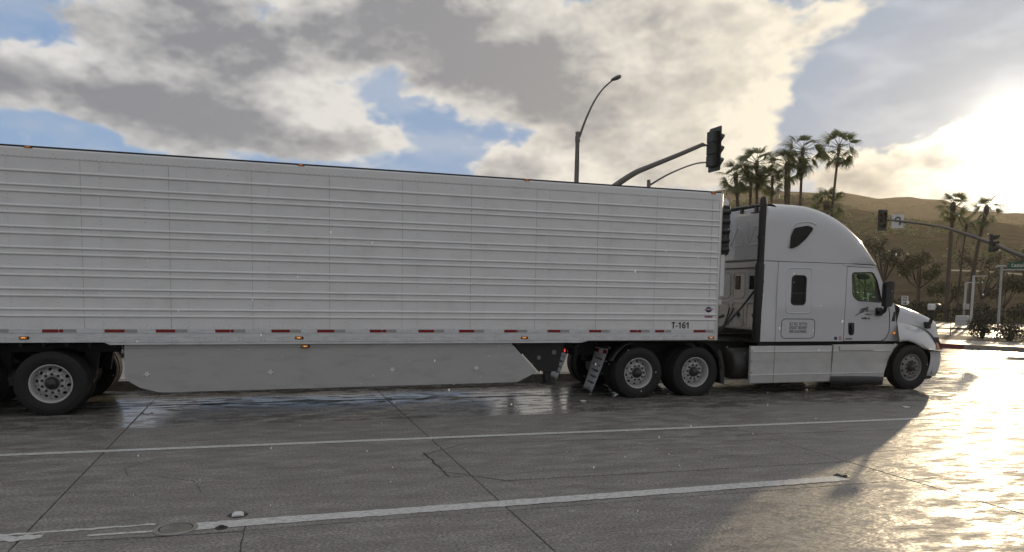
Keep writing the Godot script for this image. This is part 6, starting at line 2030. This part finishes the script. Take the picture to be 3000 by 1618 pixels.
# ---------------------------------------------------------------- small things on the road, and the rain
func make_small() -> void:
	var marks := [["white raised road marker near the trailer wheels", Vector3(1.81, 0.001, 0.02)], ["white raised road marker in a black ring beside the broad line", Vector3(3.5, 0.001, 5.79)], ["white raised road marker in front of the drive wheels", Vector3(9.21, 0.001, 0.17)], ["dark raised road marker at the end of the broad line", Vector3(9.95, 0.001, 5.93)], ["pale raised road marker in the shade of the bonnet", Vector3(14.94, 0.001, 2.02)]]
	for i in marks.size():
		var t := thing("road_marker", marks[i][0], "road marker", marks[i][1], "raised road markers")
		org[t] = Vector3.ZERO
		part(t, "stud", prism([Vector2(-0.055, 0.0), Vector2(0.055, 0.0), Vector2(0.03, 0.02), Vector2(-0.03, 0.02)], -0.05, 0.05, 0.004), M.sign_white if i != 3 else M.hub_grey)
		part(t, "glue_pad", lathe([Vector2(0.0, 0.004), Vector2(0.075, 0.004), Vector2(0.085, 0.001), Vector2(0.09, 0.0)], 18, 1), M.joint_sealant)
	var mh := thing("manhole_cover", "round iron manhole cover set in the broad white line", "manhole cover", Vector3(3.03, 0.002, 6.05))
	org[mh] = Vector3.ZERO
	part(mh, "frame", lathe([Vector2(0.135, 0.006), Vector2(0.17, 0.006), Vector2(0.175, 0.002)], 40, 1), M.kerb_concrete)
	part(mh, "lid", lathe([Vector2(0.0, 0.006), Vector2(0.122, 0.006), Vector2(0.125, 0.0)], 40, 1), M.kerb_concrete)
	part(mh, "gap", lathe([Vector2(0.12, 0.003), Vector2(0.14, 0.003)], 40, 1), M.joint_sealant)
	for k in 9:
		var z := -0.09 + 0.0225 * k
		var half := sqrt(0.118 * 0.118 - z * z)
		part(mh, "rib", box2(Vector3(-half, 0.006, z - 0.006), Vector3(half, 0.010, z + 0.006), 0.002), M.kerb_concrete)
	var v := thing("water_valve_cap", "small dark capped pipe stub beside the manhole", "valve", Vector3(3.39, 0.001, 6.12))
	org[v] = Vector3.ZERO
	part(v, "cap", lathe([Vector2(0.0, 0.022), Vector2(0.022, 0.02), Vector2(0.028, 0.0)], 14, 1), M.black_frame)
	part(v, "collar", lathe([Vector2(0.028, 0.006), Vector2(0.05, 0.005), Vector2(0.055, 0.0)], 14, 1), M.joint_sealant)
	# falling rain, its sunlit glint put in as white: far too many drops to count
	var r := RandomNumberGenerator.new()
	r.seed = 515
	var mm := MultiMesh.new()
	mm.transform_format = MultiMesh.TRANSFORM_3D
	var drop := SphereMesh.new()
	drop.radius = 0.5
	drop.height = 1.0
	drop.radial_segments = 8
	drop.rings = 5
	mm.mesh = drop
	var n := 420
	mm.instance_count = n
	for i in n:
		var d := lerpf(1.3, 7.0, pow(r.randf(), 0.7))
		var p := around(lerpf(-20.0, 56.0, pow(r.randf(), 0.6)), d, EYE.y + d * r.randf_range(-0.42, 0.12))
		var s := r.randf_range(0.0018, 0.0036)
		mm.set_instance_transform(i, Transform3D(Basis.from_scale(Vector3(s, s * r.randf_range(1.2, 2.6), s)), p))
	var o := MultiMeshInstance3D.new()
	o.name = "raindrops"
	o.multimesh = mm
	o.material_override = M.rain_drop
	add_child(o)
	meta(o, "scattered bright raindrops falling through the air", "rain", "", "stuff")

func _ready() -> void:
	rng.seed = 20240
	setup_view()
	make_materials()
	make_ground()
	make_land()
	make_trailer()
	make_tractor()
	make_street_furniture()
	make_palms()
	make_plants()
	make_small()
